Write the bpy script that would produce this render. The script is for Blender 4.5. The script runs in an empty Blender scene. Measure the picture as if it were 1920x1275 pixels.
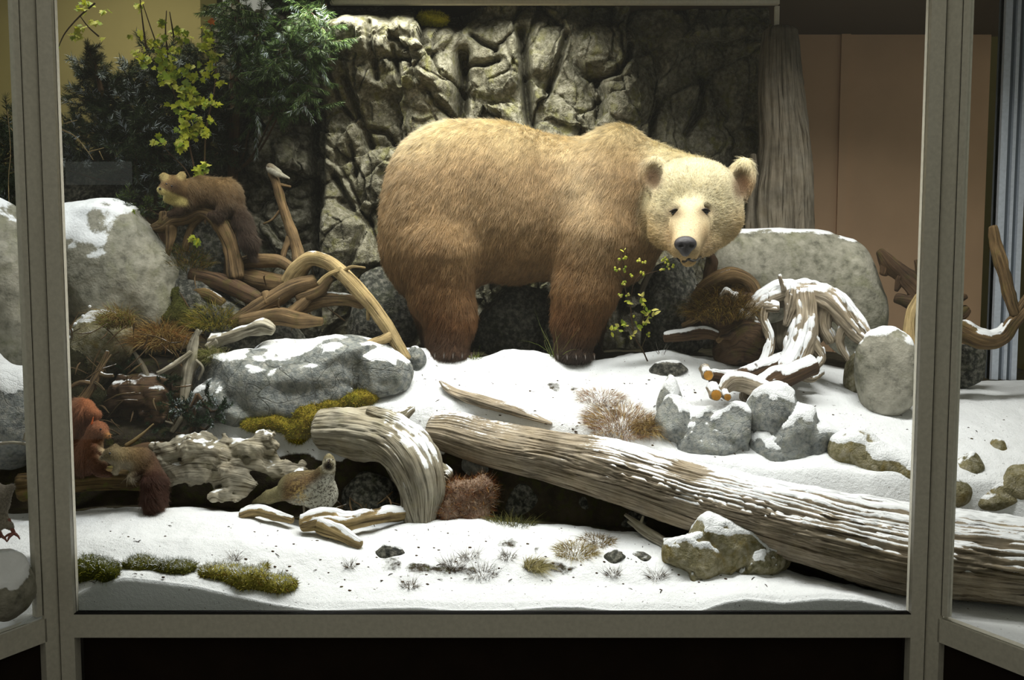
import bpy, math, random
import numpy as np
from mathutils import Vector
from mathutils.bvhtree import BVHTree
random.seed(7)
RNG = np.random.default_rng(11)
COL = bpy.context.scene.collection
# ------------------------------------------------------------------ camera geometry (real camera, pitch 4.7 degrees down)
FPX = 1867.0; CAMZ = 1.6; PITCH = math.radians(4.7)
CP, SP = math.cos(PITCH), math.sin(PITCH)
def ray(px, py):
    a = (px - 960.0) / FPX; b = (637.5 - py) / FPX
    return np.array([a, CP + b * SP, -SP + b * CP])
def W(px, py, Y):
    d = ray(px, py); t = Y / d[1]
    return np.array([d[0] * t, Y, CAMZ + d[2] * t])
def S(r, Y): return r * Y / FPX
# ------------------------------------------------------------------ noise
def _hash(ix, iy, iz, seed=0):
    n = (ix.astype(np.int64) * 374761393 + iy.astype(np.int64) * 668265263 + iz.astype(np.int64) * 2147483647 + seed * 1274126177) & 0xffffffff
    n = ((n ^ (n >> 13)) * 1274126177) & 0xffffffff
    n = (n ^ (n >> 16)) & 0xffffffff
    n = (n * 2246822519) & 0xffffffff
    n = (n ^ (n >> 15)) & 0xffffffff
    return n.astype(np.float64) / 4294967295.0
def vnoise(p, seed=0):
    p = np.asarray(p, float); i = np.floor(p); f = p - i; u = f * f * (3 - 2 * f); i = i.astype(np.int64)
    r = 0
    for dx in (0, 1):
        wx = u[..., 0] if dx else 1 - u[..., 0]
        for dy in (0, 1):
            wy = u[..., 1] if dy else 1 - u[..., 1]
            for dz in (0, 1):
                wz = u[..., 2] if dz else 1 - u[..., 2]
                r = r + wx * wy * wz * _hash(i[..., 0] + dx, i[..., 1] + dy, i[..., 2] + dz, seed)
    return r * 2 - 1
def fbm(p, o=4, seed=0, g=.5):
    p = np.asarray(p, float); r = 0; a = 1; s = 0
    for k in range(o):
        r = r + a * vnoise(p * (2.03 ** k) + 17.3 * k, seed + k); s += a; a *= g
    return r / s
def ridge(p, o=4, seed=0):
    p = np.asarray(p, float); r = 0; a = 1; s = 0
    for k in range(o):
        r = r + a * (1 - np.abs(vnoise(p * (2.03 ** k) + 9.1 * k, seed + k)) * 2); s += a; a *= .5
    return r / s
def worley(p, seed=0, delta=False):
    p = np.asarray(p, float); i = np.floor(p).astype(np.int64)
    d1 = np.full(p.shape[:-1], 9.); d2 = d1.copy(); idv = np.zeros(p.shape[:-1]); dl = np.zeros(p.shape)
    for dx in (-1, 0, 1):
        for dy in (-1, 0, 1):
            for dz in (-1, 0, 1):
                c = i + np.array([dx, dy, dz])
                q = np.stack([c[..., k] + _hash(c[..., 0], c[..., 1], c[..., 2], seed + 5 + k) for k in range(3)], -1)
                d = np.linalg.norm(p - q, axis=-1)
                hid = _hash(c[..., 0], c[..., 1], c[..., 2], seed + 31)
                closer = d < d1
                d2 = np.where(closer, d1, np.minimum(d2, d)); idv = np.where(closer, hid, idv); dl = np.where(closer[..., None], p - q, dl); d1 = np.where(closer, d, d1)
    return (d1, d2, idv, dl) if delta else (d1, d2, idv)
def sstep(a, b, x):
    t = np.clip((x - a) / (b - a), 0, 1); return t * t * (3 - 2 * t)
# ------------------------------------------------------------------ objects
def tag(o, label=None, cat=None, group=None, kind=None):
    if label: o['label'] = label
    if cat: o['category'] = cat
    if group: o['group'] = group
    if kind: o['kind'] = kind
    return o
def empty(name, loc, label, cat, group=None):
    o = bpy.data.objects.new(name, None); COL.objects.link(o); o.location = [float(v) for v in loc]
    o.empty_display_size = .05
    return tag(o, label, cat, group)
class MB:
    def __init__(s): s.v = []; s.q = []; s.t = []; s.uv = []; s.c = []; s.n = 0; s.anyc = False
    def add(s, v, q=None, t=None, uv=None, c=None):
        v = np.asarray(v, float).reshape(-1, 3)
        if q is not None and len(q): s.q.append(np.asarray(q, np.int64).reshape(-1, 4) + s.n)
        if t is not None and len(t): s.t.append(np.asarray(t, np.int64).reshape(-1, 3) + s.n)
        s.v.append(v); s.uv.append(np.zeros((len(v), 2)) if uv is None else np.asarray(uv, float))
        if c is None: s.c.append(np.ones((len(v), 3)) * .5)
        else:
            s.anyc = True; c = np.asarray(c, float); s.c.append(np.broadcast_to(c, (len(v), 3)))
        s.n += len(v)
    def box(s, lo, hi, M=None):
        x0, y0, z0 = lo; x1, y1, z1 = hi
        v = np.array([(x0,y0,z0),(x1,y0,z0),(x1,y1,z0),(x0,y1,z0),(x0,y0,z1),(x1,y0,z1),(x1,y1,z1),(x0,y1,z1)], float)
        if M is not None: v = M(v)
        s.add(v, [(0,3,2,1),(4,5,6,7),(0,1,5,4),(1,2,6,5),(2,3,7,6),(3,0,4,7)])
    def arrays(s):
        v = np.concatenate(s.v); q = np.concatenate(s.q) if s.q else np.zeros((0, 4), np.int64)
        t = np.concatenate(s.t) if s.t else np.zeros((0, 3), np.int64)
        return v, q, t
    def build(s, name, mat, parent=None, smooth=True, snow=None, mats=None):
        v, q, t = s.arrays(); uv = np.concatenate(s.uv); c = np.concatenate(s.c)
        off = np.zeros(3)
        if parent is not None:
            off = np.array(parent.location)
            if parent.parent is not None: off = off + np.array(parent.parent.location)
        else: off = np.array([(v[:, 0].min() + v[:, 0].max()) / 2, (v[:, 1].min() + v[:, 1].max()) / 2, v[:, 2].min()])
        me = bpy.data.meshes.new(name); fill_mesh(me, v - off, q, t, smooth)
        li = np.empty(len(me.loops), np.int64); me.loops.foreach_get('vertex_index', li)
        ul = me.uv_layers.new(name='UVMap'); ul.data.foreach_set('uv', uv[li].astype(np.float32).ravel())
        if s.anyc:
            at = me.color_attributes.new('Col', 'FLOAT_COLOR', 'POINT')
            at.data.foreach_set('color', np.concatenate([c, np.ones((len(c), 1))], 1).astype(np.float32).ravel())
        if snow is not None: add_snow(me, off, **snow)
        for m in (mats or [mat]): me.materials.append(m)
        o = bpy.data.objects.new(name, me); COL.objects.link(o)
        if parent is not None: o.parent = parent
        else: o.location = [float(x) for x in off]
        return o
def fill_mesh(me, v, q, t, smooth=True):
    nq, nt = len(q), len(t)
    me.vertices.add(len(v)); me.vertices.foreach_set('co', v.astype(np.float32).ravel())
    me.loops.add(nq * 4 + nt * 3); me.loops.foreach_set('vertex_index', np.concatenate([q.ravel(), t.ravel()]).astype(np.int32))
    me.polygons.add(nq + nt)
    me.polygons.foreach_set('loop_start', np.concatenate([np.arange(nq) * 4, nq * 4 + np.arange(nt) * 3]).astype(np.int32))
    me.update(calc_edges=True); me.validate()
    me.polygons.foreach_set('use_smooth', np.full(len(me.polygons), smooth)); me.update()
def vnormals(me):
    n = np.empty(len(me.vertices) * 3, np.float32); me.vertex_normals.foreach_get('vector', n); return n.reshape(-1, 3).astype(float)
def add_snow(me, off, amt=1., t0=.35, t1=.8, thick=.012, freq=9., bias=0., seed=3, fn=None):
    co = np.empty(len(me.vertices) * 3, np.float32); me.vertices.foreach_get('co', co); co = co.reshape(-1, 3).astype(float)
    n = vnormals(me); p = co + off
    m = sstep(t0, t1, n[:, 2]) * np.clip(.5 + bias + 1.1 * fbm(p * freq, 3, seed), 0, 1) * 1.25
    if fn is not None: m = m * fn(p)
    m = np.clip(m * amt, 0, 1)
    co[:, 2] += thick * sstep(.2, .9, m) * (.75 + .25 * vnoise(p * 30))
    me.vertices.foreach_set('co', co.astype(np.float32).ravel())
    at = me.attributes.new('snow', 'FLOAT', 'POINT'); at.data.foreach_set('value', m.astype(np.float32)); me.update()
# ------------------------------------------------------------------ surface nets
def surface_nets(f, lo, hi, hh):
    lo = np.array(lo, float); hi = np.array(hi, float)
    n = np.ceil((hi - lo) / hh).astype(int) + 1
    ax = [lo[k] + hh * np.arange(n[k]) for k in range(3)]
    vals = np.empty(n)
    step = max(1, 400000 // (n[1] * n[2]))
    for i in range(0, n[0], step):
        g = np.stack(np.meshgrid(ax[0][i:i + step], ax[1], ax[2], indexing='ij'), -1)
        vals[i:i + step] = f(g)
    ins = vals < 0
    cs = [ins[a:n[0] - 1 + a, b:n[1] - 1 + b, c:n[2] - 1 + c] for a in (0, 1) for b in (0, 1) for c in (0, 1)]
    sm = sum(x.astype(np.int8) for x in cs); act = (sm > 0) & (sm < 8)
    idx = -np.ones(act.shape, np.int64); cells = np.argwhere(act); idx[act] = np.arange(len(cells))
    acc = np.zeros((len(cells), 3)); cnt = np.zeros(len(cells))
    corners = [np.array(c) for c in [(0,0,0),(1,0,0),(0,1,0),(1,1,0),(0,0,1),(1,0,1),(0,1,1),(1,1,1)]]
    for a in range(8):
        for b in range(a + 1, 8):
            if np.abs(corners[a] - corners[b]).sum() != 1: continue
            A = cells + corners[a]; B = cells + corners[b]
            va = vals[A[:, 0], A[:, 1], A[:, 2]]; vb = vals[B[:, 0], B[:, 1], B[:, 2]]
            m = (va < 0) != (vb < 0); tt = np.where(m, va / np.where(va - vb == 0, 1, va - vb), 0)
            acc[m] += (corners[a] + tt[:, None] * (corners[b] - corners[a]))[m]; cnt[m] += 1
    v = lo + hh * (cells + acc / cnt[:, None])
    Q = []
    for d in range(3):
        e, g = (d + 1) % 3, (d + 2) % 3
        s0 = [slice(None)] * 3; s1 = [slice(None)] * 3; s0[d] = slice(0, n[d] - 1); s1[d] = slice(1, n[d])
        a_, b_ = ins[tuple(s0)], ins[tuple(s1)]
        ch = np.argwhere(a_ != b_); ok = (ch[:, e] > 0) & (ch[:, g] > 0) & (ch[:, e] < n[e] - 1) & (ch[:, g] < n[g] - 1); ch = ch[ok]
        fl = a_[ch[:, 0], ch[:, 1], ch[:, 2]]
        def cid(de, dg):
            c = ch.copy(); c[:, e] += de; c[:, g] += dg; return idx[c[:, 0], c[:, 1], c[:, 2]]
        q = np.stack([cid(-1, -1), cid(0, -1), cid(0, 0), cid(-1, 0)], 1)
        q[~fl] = q[~fl][:, ::-1]; Q.append(q)
    return v, np.concatenate(Q)
def ell(p, c, r, rot=None):
    d = p - np.asarray(c)
    if rot is not None: d = d @ rot
    r = np.asarray(r); k0 = np.linalg.norm(d / r, axis=-1); k1 = np.linalg.norm(d / (r * r), axis=-1) + 1e-9
    return k0 * (k0 - 1) / k1
def cap(p, a, b, ra, rb):
    a = np.asarray(a, float); b = np.asarray(b, float); ab = b - a
    t = np.clip(((p - a) @ ab) / (ab @ ab + 1e-12), 0, 1)
    return np.linalg.norm(p - a - t[..., None] * ab, axis=-1) - (ra + (rb - ra) * t)
def smin(a, b, k):
    hh = np.clip(.5 + .5 * (b - a) / k, 0, 1); return b + (a - b) * hh - k * hh * (1 - hh)
def smax(a, b, k): return -smin(-a, -b, k)
# ------------------------------------------------------------------ nodes
def lin(c):
    c = np.array(c, float) / 255.; return np.where(c <= .04045, c / 12.92, ((c + .055) / 1.055) ** 2.4)
def rgba(c): c = lin(c); return (float(c[0]), float(c[1]), float(c[2]), 1)
class NT:
    def __init__(s, name):
        s.m = bpy.data.materials.new(name); s.m.use_nodes = True; s.t = s.m.node_tree; s.t.nodes.clear()
        s.out = s.n('ShaderNodeOutputMaterial')
    def n(s, ty, ins=None, **kw):
        nd = s.t.nodes.new(ty)
        for k, v in kw.items(): setattr(nd, k, v)
        for k, v in (ins or {}).items(): s.set(nd, k, v)
        return nd
    def set(s, nd, k, v):
        sock = nd.inputs[k]
        if isinstance(v, bpy.types.NodeSocket): s.t.links.new(v, sock)
        else: sock.default_value = v
    def mix(s, f, a, b):
        nd = s.n('ShaderNodeMix', data_type='RGBA'); s.set(nd, 0, f); s.set(nd, 6, a); s.set(nd, 7, b); return nd.outputs[2]
    def math(s, op, a, b=0., c=None, clamp=False):
        nd = s.n('ShaderNodeMath', operation=op, use_clamp=clamp); s.set(nd, 0, a); s.set(nd, 1, b)
        if c is not None: s.set(nd, 2, c)
        return nd.outputs[0]
    def ramp(s, f, lo, hi, a=0., b=1.):
        nd = s.n('ShaderNodeMapRange', {'Value': f, 'From Min': lo, 'From Max': hi, 'To Min': a, 'To Max': b}); return nd.outputs[0]
    def noise(s, vec, scale, detail=4., rough=.55, dist=0.):
        return s.n('ShaderNodeTexNoise', {'Vector': vec, 'Scale': scale, 'Detail': detail, 'Roughness': rough, 'Distortion': dist}).outputs[0]
    def pos(s): return s.n('ShaderNodeNewGeometry').outputs['Position']
    def attr(s, name, o=2): return s.n('ShaderNodeAttribute', attribute_name=name).outputs[o]
    def bsdf(s, color, rough=.8, bump=None, bstr=.3, bdist=.01, spec=.3, metal=0., **kw):
        b = s.n('ShaderNodeBsdfPrincipled', {'Base Color': color, 'Roughness': rough, 'Specular IOR Level': spec, 'Metallic': metal})
        for k, v in kw.items(): s.set(b, k.replace('_', ' '), v)
        if bump is not None:
            bn = s.n('ShaderNodeBump', {'Strength': bstr, 'Distance': bdist, 'Height': bump}); s.t.links.new(bn.outputs[0], b.inputs['Normal'])
        s.t.links.new(b.outputs[0], s.out.inputs[0]); return b
SNOWC = (.80, .82, .84, 1)
def snow_over(s, col, lo=.42, hi=.6):
    """snow cover by the stored cover amount, broken up by fine grain"""
    p = s.pos(); g = s.noise(p, 55., 5., .7); a = s.attr('snow')
    m = s.ramp(s.math('MULTIPLY_ADD', g, .75, s.math('SUBTRACT', a, .37)), lo, hi)
    return s.mix(m, col, SNOWC), m
def m_snow():
    s = NT('snow'); p = s.pos()
    b = s.math('ADD', s.noise(p, 40., 5., .65), s.math('MULTIPLY', s.noise(p, 220., 3.), .35))
    s.bsdf(SNOWC, .85, b, .5, .014); return s.m
def m_ground():
    s = NT('snowy_earth'); p = s.pos(); g = s.noise(p, 60., 5., .7); g2 = s.noise(p, 9., 4.)
    earth = s.mix(s.ramp(g2, .35, .65), rgba((38, 32, 22)), rgba((66, 58, 42)))
    earth = s.mix(s.ramp(s.noise(p, 25., 4.), .5, .65), earth, rgba((58, 58, 24)))
    m = s.ramp(s.math('MULTIPLY_ADD', g, .6, s.math('SUBTRACT', s.attr('snow'), .3)), .35, .6)
    c = s.mix(m, earth, SNOWC)
    # little specks of litter lying on the snow
    sp = s.ramp(s.noise(p, 70., 2., .5), .70, .74); c = s.mix(s.math('MULTIPLY', sp, .75), c, rgba((70, 60, 45)))
    s.bsdf(c, .85, s.math('ADD', s.math('ADD', g, s.math('MULTIPLY', s.noise(p, 230., 2.), .3)), s.noise(p, 14., 4.)), .6, .016); return s.m
def m_rock(name, c1, c2, lich=(110, 108, 50), lam=.5, crack=1., sc=1., snow=True, bump=.6):
    s = NT(name); p = s.pos()
    n1 = s.noise(p, 5. * sc, 6., .6); n2 = s.noise(p, 34. * sc, 5., .65); n3 = s.noise(p, 11. * sc, 5., .6, .6)
    c = s.mix(s.ramp(n1, .35, .65), rgba(c1), rgba(c2))
    c = s.mix(s.ramp(n2, .45, .75, 0., .45), c, rgba((200, 195, 180)))
    c = s.mix(s.ramp(n2, .30, .45, .55, 0.), c, rgba((30, 28, 24)))
    c = s.mix(s.math('MULTIPLY', s.ramp(n3, .52, .68), lam), c, rgba(lich))
    v = s.n('ShaderNodeTexVoronoi', {'Vector': s.n('ShaderNodeVectorMath', {0: p, 1: s.n('ShaderNodeTexNoise', {'Vector': p, 'Scale': 3.}).outputs[1]}, operation='ADD').outputs[0], 'Scale': 4. * sc}, feature='DISTANCE_TO_EDGE').outputs[0]
    ck = s.ramp(v, .0, .02, .6 * crack, 0.); c = s.mix(ck, c, rgba((30, 26, 20)))
    b = s.math('ADD', s.math('MULTIPLY', n2, .6), s.math('ADD', s.noise(p, 120. * sc, 4.), s.math('MULTIPLY', ck, -1.)))
    if snow: c, m = snow_over(s, c)
    s.bsdf(c, .85, b, bump, .012, .25); return s.m
def m_wood(name, dark, light, moss=(86, 84, 26), mam=.25, snow=True, gr=1., bump=.7):
    s = NT(name); uv = s.n('ShaderNodeUVMap').outputs[0]; p = s.pos()
    mp = s.n('ShaderNodeMapping', {'Vector': uv, 'Scale': (75. * gr, 3.6, 1.)}).outputs[0]
    mp2 = s.n('ShaderNodeMapping', {'Vector': uv, 'Scale': (260. * gr, 9., 1.)}).outputs[0]
    n1 = s.noise(mp, 1., 6., .6, .8); n2 = s.noise(mp2, 1., 5., .6, .4); n3 = s.noise(p, 10., 4.)
    f = s.math('MULTIPLY_ADD', n2, .5, s.math('MULTIPLY', n1, .7))
    c = s.mix(s.ramp(f, .42, .74), rgba(dark), rgba(light))
    gap = s.ramp(n1, .33, .42, .85, 0.); c = s.mix(gap, c, rgba((34, 27, 20)))
    c = s.mix(s.ramp(n3, .3, .7, .0, .35), c, rgba((light[0] * .75, light[1] * .68, light[2] * .55)))
    c = s.mix(s.math('MULTIPLY', s.ramp(s.noise(p, 17., 4.), .54, .66), mam), c, rgba(moss))
    c = s.mix(s.ramp(s.noise(p, 7., 5., .65), .42, .72, 0., .55), c, rgba([x * .55 for x in dark]))
    b = s.math('SUBTRACT', f, gap)
    if snow: c, m = snow_over(s, c)
    s.bsdf(c, .8, b, bump, .008, .25); return s.m
def m_plain(name, c, rough=.6, spec=.3, metal=0., var=.0, bump=None, sc=30.):
    s = NT(name); p = s.pos(); col = rgba(c)
    if var: 
        k = s.noise(p, sc, 4.); col = s.mix(s.ramp(k, .3, .7), rgba([x * (1 - var) for x in c]), rgba([min(255, x * (1 + var)) for x in c]))
    s.bsdf(col, rough, s.noise(p, sc * 6, 3.) if bump else None, bump or 0., .005, spec, metal); return s.m
def m_attr(name, rough=.85, bump=.5, sc=160., spec=.15):
    s = NT(name); p = s.pos(); c = s.attr('Col', 0); k = s.noise(p, sc, 3.)
    hsv = s.n('ShaderNodeHueSaturation', {'Color': c, 'Value': s.ramp(k, .25, .75, .7, 1.3)})
    s.bsdf(hsv.outputs[0], rough, k, bump, .004, spec); return s.m
def m_hair(name):
    s = NT(name); c = s.attr('Col', 0)
    d = s.n('ShaderNodeBsdfDiffuse', {'Color': c}); h_ = s.n('ShaderNodeBsdfHairPrincipled')
    s.set(h_, 'Color', c); s.set(h_, 'Roughness', .45); s.set(h_, 'Radial Roughness', .6)
    mx = s.n('ShaderNodeMixShader', {0: .35}); s.t.links.new(d.outputs[0], mx.inputs[1]); s.t.links.new(h_.outputs[0], mx.inputs[2])
    s.t.links.new(mx.outputs[0], s.out.inputs[0]); return s.m
def m_leaf(name, trans=.35, rough=.5):
    s = NT(name); c = s.attr('Col', 0)
    b = s.n('ShaderNodeBsdfPrincipled', {'Base Color': c, 'Roughness': rough, 'Specular IOR Level': .3})
    t = s.n('ShaderNodeBsdfTranslucent', {'Color': c}); mx = s.n('ShaderNodeMixShader', {0: trans})
    s.t.links.new(b.outputs[0], mx.inputs[1]); s.t.links.new(t.outputs[0], mx.inputs[2]); s.t.links.new(mx.outputs[0], s.out.inputs[0]); return s.m
MAT = dict(
    snow=m_snow(), ground=m_ground(),
    cliff=m_rock('cliff_rock', (74, 71, 54), (122, 118, 100), (112, 110, 48), .55, .0, 1.1, snow=False, bump=.9),
    cliff_shade=m_rock('shade_toned_cliff_rock', (60, 58, 46), (90, 88, 74), (80, 82, 40), .4, .0, .9, snow=False, bump=.6),  # cliff rock toned darker, the conifers' shade put into its colour
    boulder=m_rock('pale_boulder', (116, 115, 100), (150, 147, 134), (110, 112, 74), .4, .0, .6, bump=.35),
    granite=m_rock('grey_granite', (100, 104, 104), (146, 150, 148), (112, 112, 70), .25, .45, 1.4),
    slab=m_rock('slab_rock', (88, 92, 92), (128, 132, 130), (90, 92, 60), .25, .8, 1.),
    olive=m_rock('olive_rock', (96, 92, 62), (140, 132, 100), (126, 106, 36), .6, .4, 1.2),
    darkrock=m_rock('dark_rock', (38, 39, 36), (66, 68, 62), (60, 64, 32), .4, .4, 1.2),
    log=m_wood('weathered_log', (92, 80, 64), (190, 178, 158), (110, 104, 50), .12),
    drift=m_wood('grey_driftwood', (92, 86, 72), (190, 184, 166), (120, 118, 60), .15),
    brown=m_wood('brown_root', (58, 44, 28), (136, 112, 78), (86, 84, 34), .35),
    tan=m_wood('tan_branch', (96, 80, 50), (190, 168, 122), (116, 108, 50), .2),
    darkwood=m_wood('dark_root', (46, 32, 22), (98, 76, 54), (88, 86, 34), .35),
    trunk=m_wood('grey_trunk', (80, 74, 62), (134, 126, 112), (86, 84, 50), .1, snow=False),
    mossroot=m_wood('mossy_root', (60, 46, 26), (116, 96, 56), (92, 100, 30), .8),
    cut=m_plain('cut_wood', (196, 140, 60), .8, .2, var=.15),
    fur=m_attr('fur_skin'), hair=m_hair('fur_hair'), feather=m_attr('feathers', .75, .4, 240.),
    leaf=m_leaf('leaf'), needle=m_leaf('needle', .12, .45), moss=m_attr('moss', .95, .8, 140.), blade=m_leaf('grass_blade', .25, .6),
    metal=m_plain('brushed_aluminium', (202, 198, 184), .42, .5, .0, .04, .1, 60.),
    metal2=m_plain('blue_grey_aluminium', (186, 194, 206), .4, .5, .0, .04, .1, 60.),
    gasket=m_plain('black_gasket', (14, 12, 12), .7), plinth=m_plain('dark_plinth', (34, 26, 20), .9, .1, var=.1, sc=8.),
    black=m_plain('wet_black', (20, 18, 20), .3, .5), eye=m_plain('dark_eye', (14, 9, 6), .08, .6), nose=m_plain('nose_leather', (48, 44, 48), .38, .5, var=.2, bump=.4, sc=90.),
    wall=m_plain('pinkish_brown_wall_paint', (206, 172, 140), .9, .1, var=.03, sc=3.), wall2=m_plain('olive_wall_paint', (150, 138, 92), .9, .1, var=.03, sc=3.),
    wall3=m_plain('dark_olive_wall_paint', (86, 80, 48), .9, .1), ceil=m_plain('case_ceiling_board', (92, 80, 66), .9, .1), floor=m_plain('dark_floor', (40, 34, 30), .8, .2),
    claw=m_plain('dark_claw', (40, 30, 22), .4), horn=m_plain('pinkish_foot_skin', (150, 96, 84), .6),
)
def m_glass():
    s = NT('case_glass'); tr = s.n('ShaderNodeBsdfTransparent', {'Color': (.97, .985, .975, 1)}); gl = s.n('ShaderNodeBsdfGlossy', {'Color': (1, 1, 1, 1), 'Roughness': .02})
    fr = s.n('ShaderNodeFresnel', {'IOR': 1.3}); mx = s.n('ShaderNodeMixShader', {0: fr.outputs[0]})
    s.t.links.new(tr.outputs[0], mx.inputs[1]); s.t.links.new(gl.outputs[0], mx.inputs[2]); s.t.links.new(mx.outputs[0], s.out.inputs[0]); return s.m
MAT['glass'] = m_glass()
def m_acryl():
    s = NT('faint_grey_film'); tr = s.n('ShaderNodeBsdfTransparent'); d = s.n('ShaderNodeBsdfDiffuse', {'Color': (.45, .5, .52, 1)})
    mx = s.n('ShaderNodeMixShader', {0: .13}); s.t.links.new(tr.outputs[0], mx.inputs[1]); s.t.links.new(d.outputs[0], mx.inputs[2]); s.t.links.new(mx.outputs[0], s.out.inputs[0]); return s.m
MAT['film'] = m_acryl()
# ------------------------------------------------------------------ tubes (branches, logs, roots)
def spline(P, n):
    P = np.asarray(P, float); m = len(P)
    if m == 2: t = np.linspace(0, 1, n)[:, None]; return P[0] * (1 - t) + P[1] * t
    Q = np.vstack([2 * P[0] - P[1], P, 2 * P[-1] - P[-2]]); out = []
    for u in np.linspace(0, m - 1, n):
        i = min(int(u), m - 2); t = u - i; a, b, c, d = Q[i:i + 4]
        out.append(.5 * ((2 * b) + (c - a) * t + (2 * a - 5 * b + 4 * c - d) * t * t + (3 * b - a - 3 * c + d) * t ** 3))
    return np.array(out)
def tube(mb, pts, rad, seg=14, step=None, groove=.16, lump=.18, flat=1., twist=0., seed=0, gf=9., caps=(.6, .6), c=None):
    P4 = np.column_stack([pts, rad]); L = np.linalg.norm(np.diff(np.asarray(pts, float), axis=0), axis=1).sum()
    step = step or max(min(rad) * .5, .006); n = max(4, int(L / step)); A = spline(P4, n); C = A[:, :3]; R = np.maximum(A[:, 3], .0008)
    T = np.gradient(C, axis=0); T /= np.linalg.norm(T, axis=1)[:, None] + 1e-12
    up = np.array([0, 0, 1.]) if abs(T[0, 2]) < .9 else np.array([1., 0, 0])
    N = np.zeros_like(C); N[0] = np.cross(T[0], up); N[0] /= np.linalg.norm(N[0])
    for i in range(1, n):
        v = N[i - 1] - T[i] * (N[i - 1] @ T[i]); N[i] = v / (np.linalg.norm(v) + 1e-12)
    B = np.cross(T, N); s = np.concatenate([[0], np.cumsum(np.linalg.norm(np.diff(C, axis=0), axis=1))])
    ang = np.linspace(0, 2 * math.pi, seg, endpoint=False)
    AA, SS = np.meshgrid(ang, s); RR = R[:, None] + 0 * AA; tw = AA + twist * SS
    wv = .35 * gf * .06 * np.stack([vnoise(np.stack([SS * 5, AA * 1.3, 0 * SS + seed], -1), 7)], -1)[..., 0]
    q = np.stack([np.cos(tw) * gf * .35 + wv, np.sin(tw) * gf * .35 + wv, SS * 1.6 + seed * 7.7], -1)
    g = ridge(q, 4, seed) - .4
    q2 = np.stack([np.cos(AA) * 1.1, np.sin(AA) * 1.1, SS / max(np.mean(R), .005) * .33 + seed * 3.1], -1)
    RR = RR * (1 + groove * g + lump * fbm(q2, 3, seed + 9) * 1.6)
    V = C[:, None] + RR[..., None] * (np.cos(AA)[..., None] * N[:, None] + flat * np.sin(AA)[..., None] * B[:, None])
    V = V.reshape(-1, 3); uvx = (AA / (2 * math.pi)) * 2 * math.pi * np.mean(R); UV = np.stack([uvx, SS + seed * .37], -1).reshape(-1, 2)
    i = np.arange(n - 1)[:, None] * seg; j = np.arange(seg)[None]; j2 = (j + 1) % seg
    Q = np.stack([i + j, i + seg + j, i + seg + j2, i + j2], -1).reshape(-1, 4)[:, ::-1]
    vs = [V]; qs = [Q]; us = [UV]; ts = []; base = len(V)
    for end in (0, 1):
        ri = 0 if end == 0 else (n - 1) * seg; ring = V[ri:ri + seg]; cen = ring.mean(0); d = -T[0] if end == 0 else T[-1]
        prev = np.arange(ri, ri + seg)
        for k, (sc, o) in enumerate(((.8, .35), (.45, .55))):
            nr = cen + (ring - cen) * sc + d * R[0 if end == 0 else -1] * caps[end] * o
            vs.append(nr); us.append(UV[ri:ri + seg]); cur = np.arange(base, base + seg); base += seg
            a, b = prev, cur; qq = np.stack([a, b, np.roll(b, -1), np.roll(a, -1)], -1)
            qs.append(qq if end == 0 else qq[:, ::-1]); prev = cur
        vs.append((cen + d * R[0 if end == 0 else -1] * caps[end] * .62)[None]); us.append(UV[ri:ri + 1])
        tt = np.stack([prev, np.full(seg, base), np.roll(prev, -1)], -1); ts.append(tt if end == 0 else tt[:, ::-1]); base += 1
    mb.add(np.concatenate(vs), np.concatenate(qs), np.concatenate(ts), np.concatenate(us), c)
def limb(mb, P, **kw):
    """P = (px, py, Y, r in px): a limb of the real branch measured on the photograph at its own distance Y"""
    pts = [W(a, b, Y) for a, b, Y, r in P]; rad = [S(r, Y) for a, b, Y, r in P]; tube(mb, pts, rad, **kw)
def wood(name, limbs, mat, label, cat='branch', group=None, snow=None, **kw):
    mb = MB()
    for i, P in enumerate(limbs):
        k = dict(kw); k.setdefault('seed', abs(hash((P[0][0], P[0][1]))) % 97); limb(mb, P, **k)
    return tag(mb.build(name, MAT[mat], snow=snow or dict(amt=0.)), label, cat, group)
# ------------------------------------------------------------------ rocks
def ico(sub):
    import bmesh
    bm = bmesh.new(); bmesh.ops.create_icosphere(bm, subdivisions=sub, radius=1.); bm.verts.ensure_lookup_table()
    v = np.array([x.co[:] for x in bm.verts]); t = np.array([[q.index for q in f.verts] for f in bm.faces]); bm.free(); return v, t
ICO = {k: ico(k) for k in (3, 4, 5, 6)}
def rockshape(sub, seed, nplanes=16, sharp=14., rough=.05, rf=3., cut=(.72, 1.)):
    v, t = ICO[sub]; g = np.random.default_rng(seed)
    N = g.normal(size=(nplanes, 3)); N /= np.linalg.norm(N, axis=1)[:, None]; d = g.uniform(*cut, nplanes)
    dots = v @ N.T; r = d / np.maximum(dots, .12); r = np.minimum(r, 3.); a = np.concatenate([r, np.full((len(v), 1), 1.12)], 1)
    rr = (np.sum(a ** (-sharp), 1)) ** (-1 / sharp)
    p = v * rr[:, None]
    p = p * (1 + rough * fbm(p * rf + seed * 3.3, 5, seed))[:, None]
    return p, t
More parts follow.
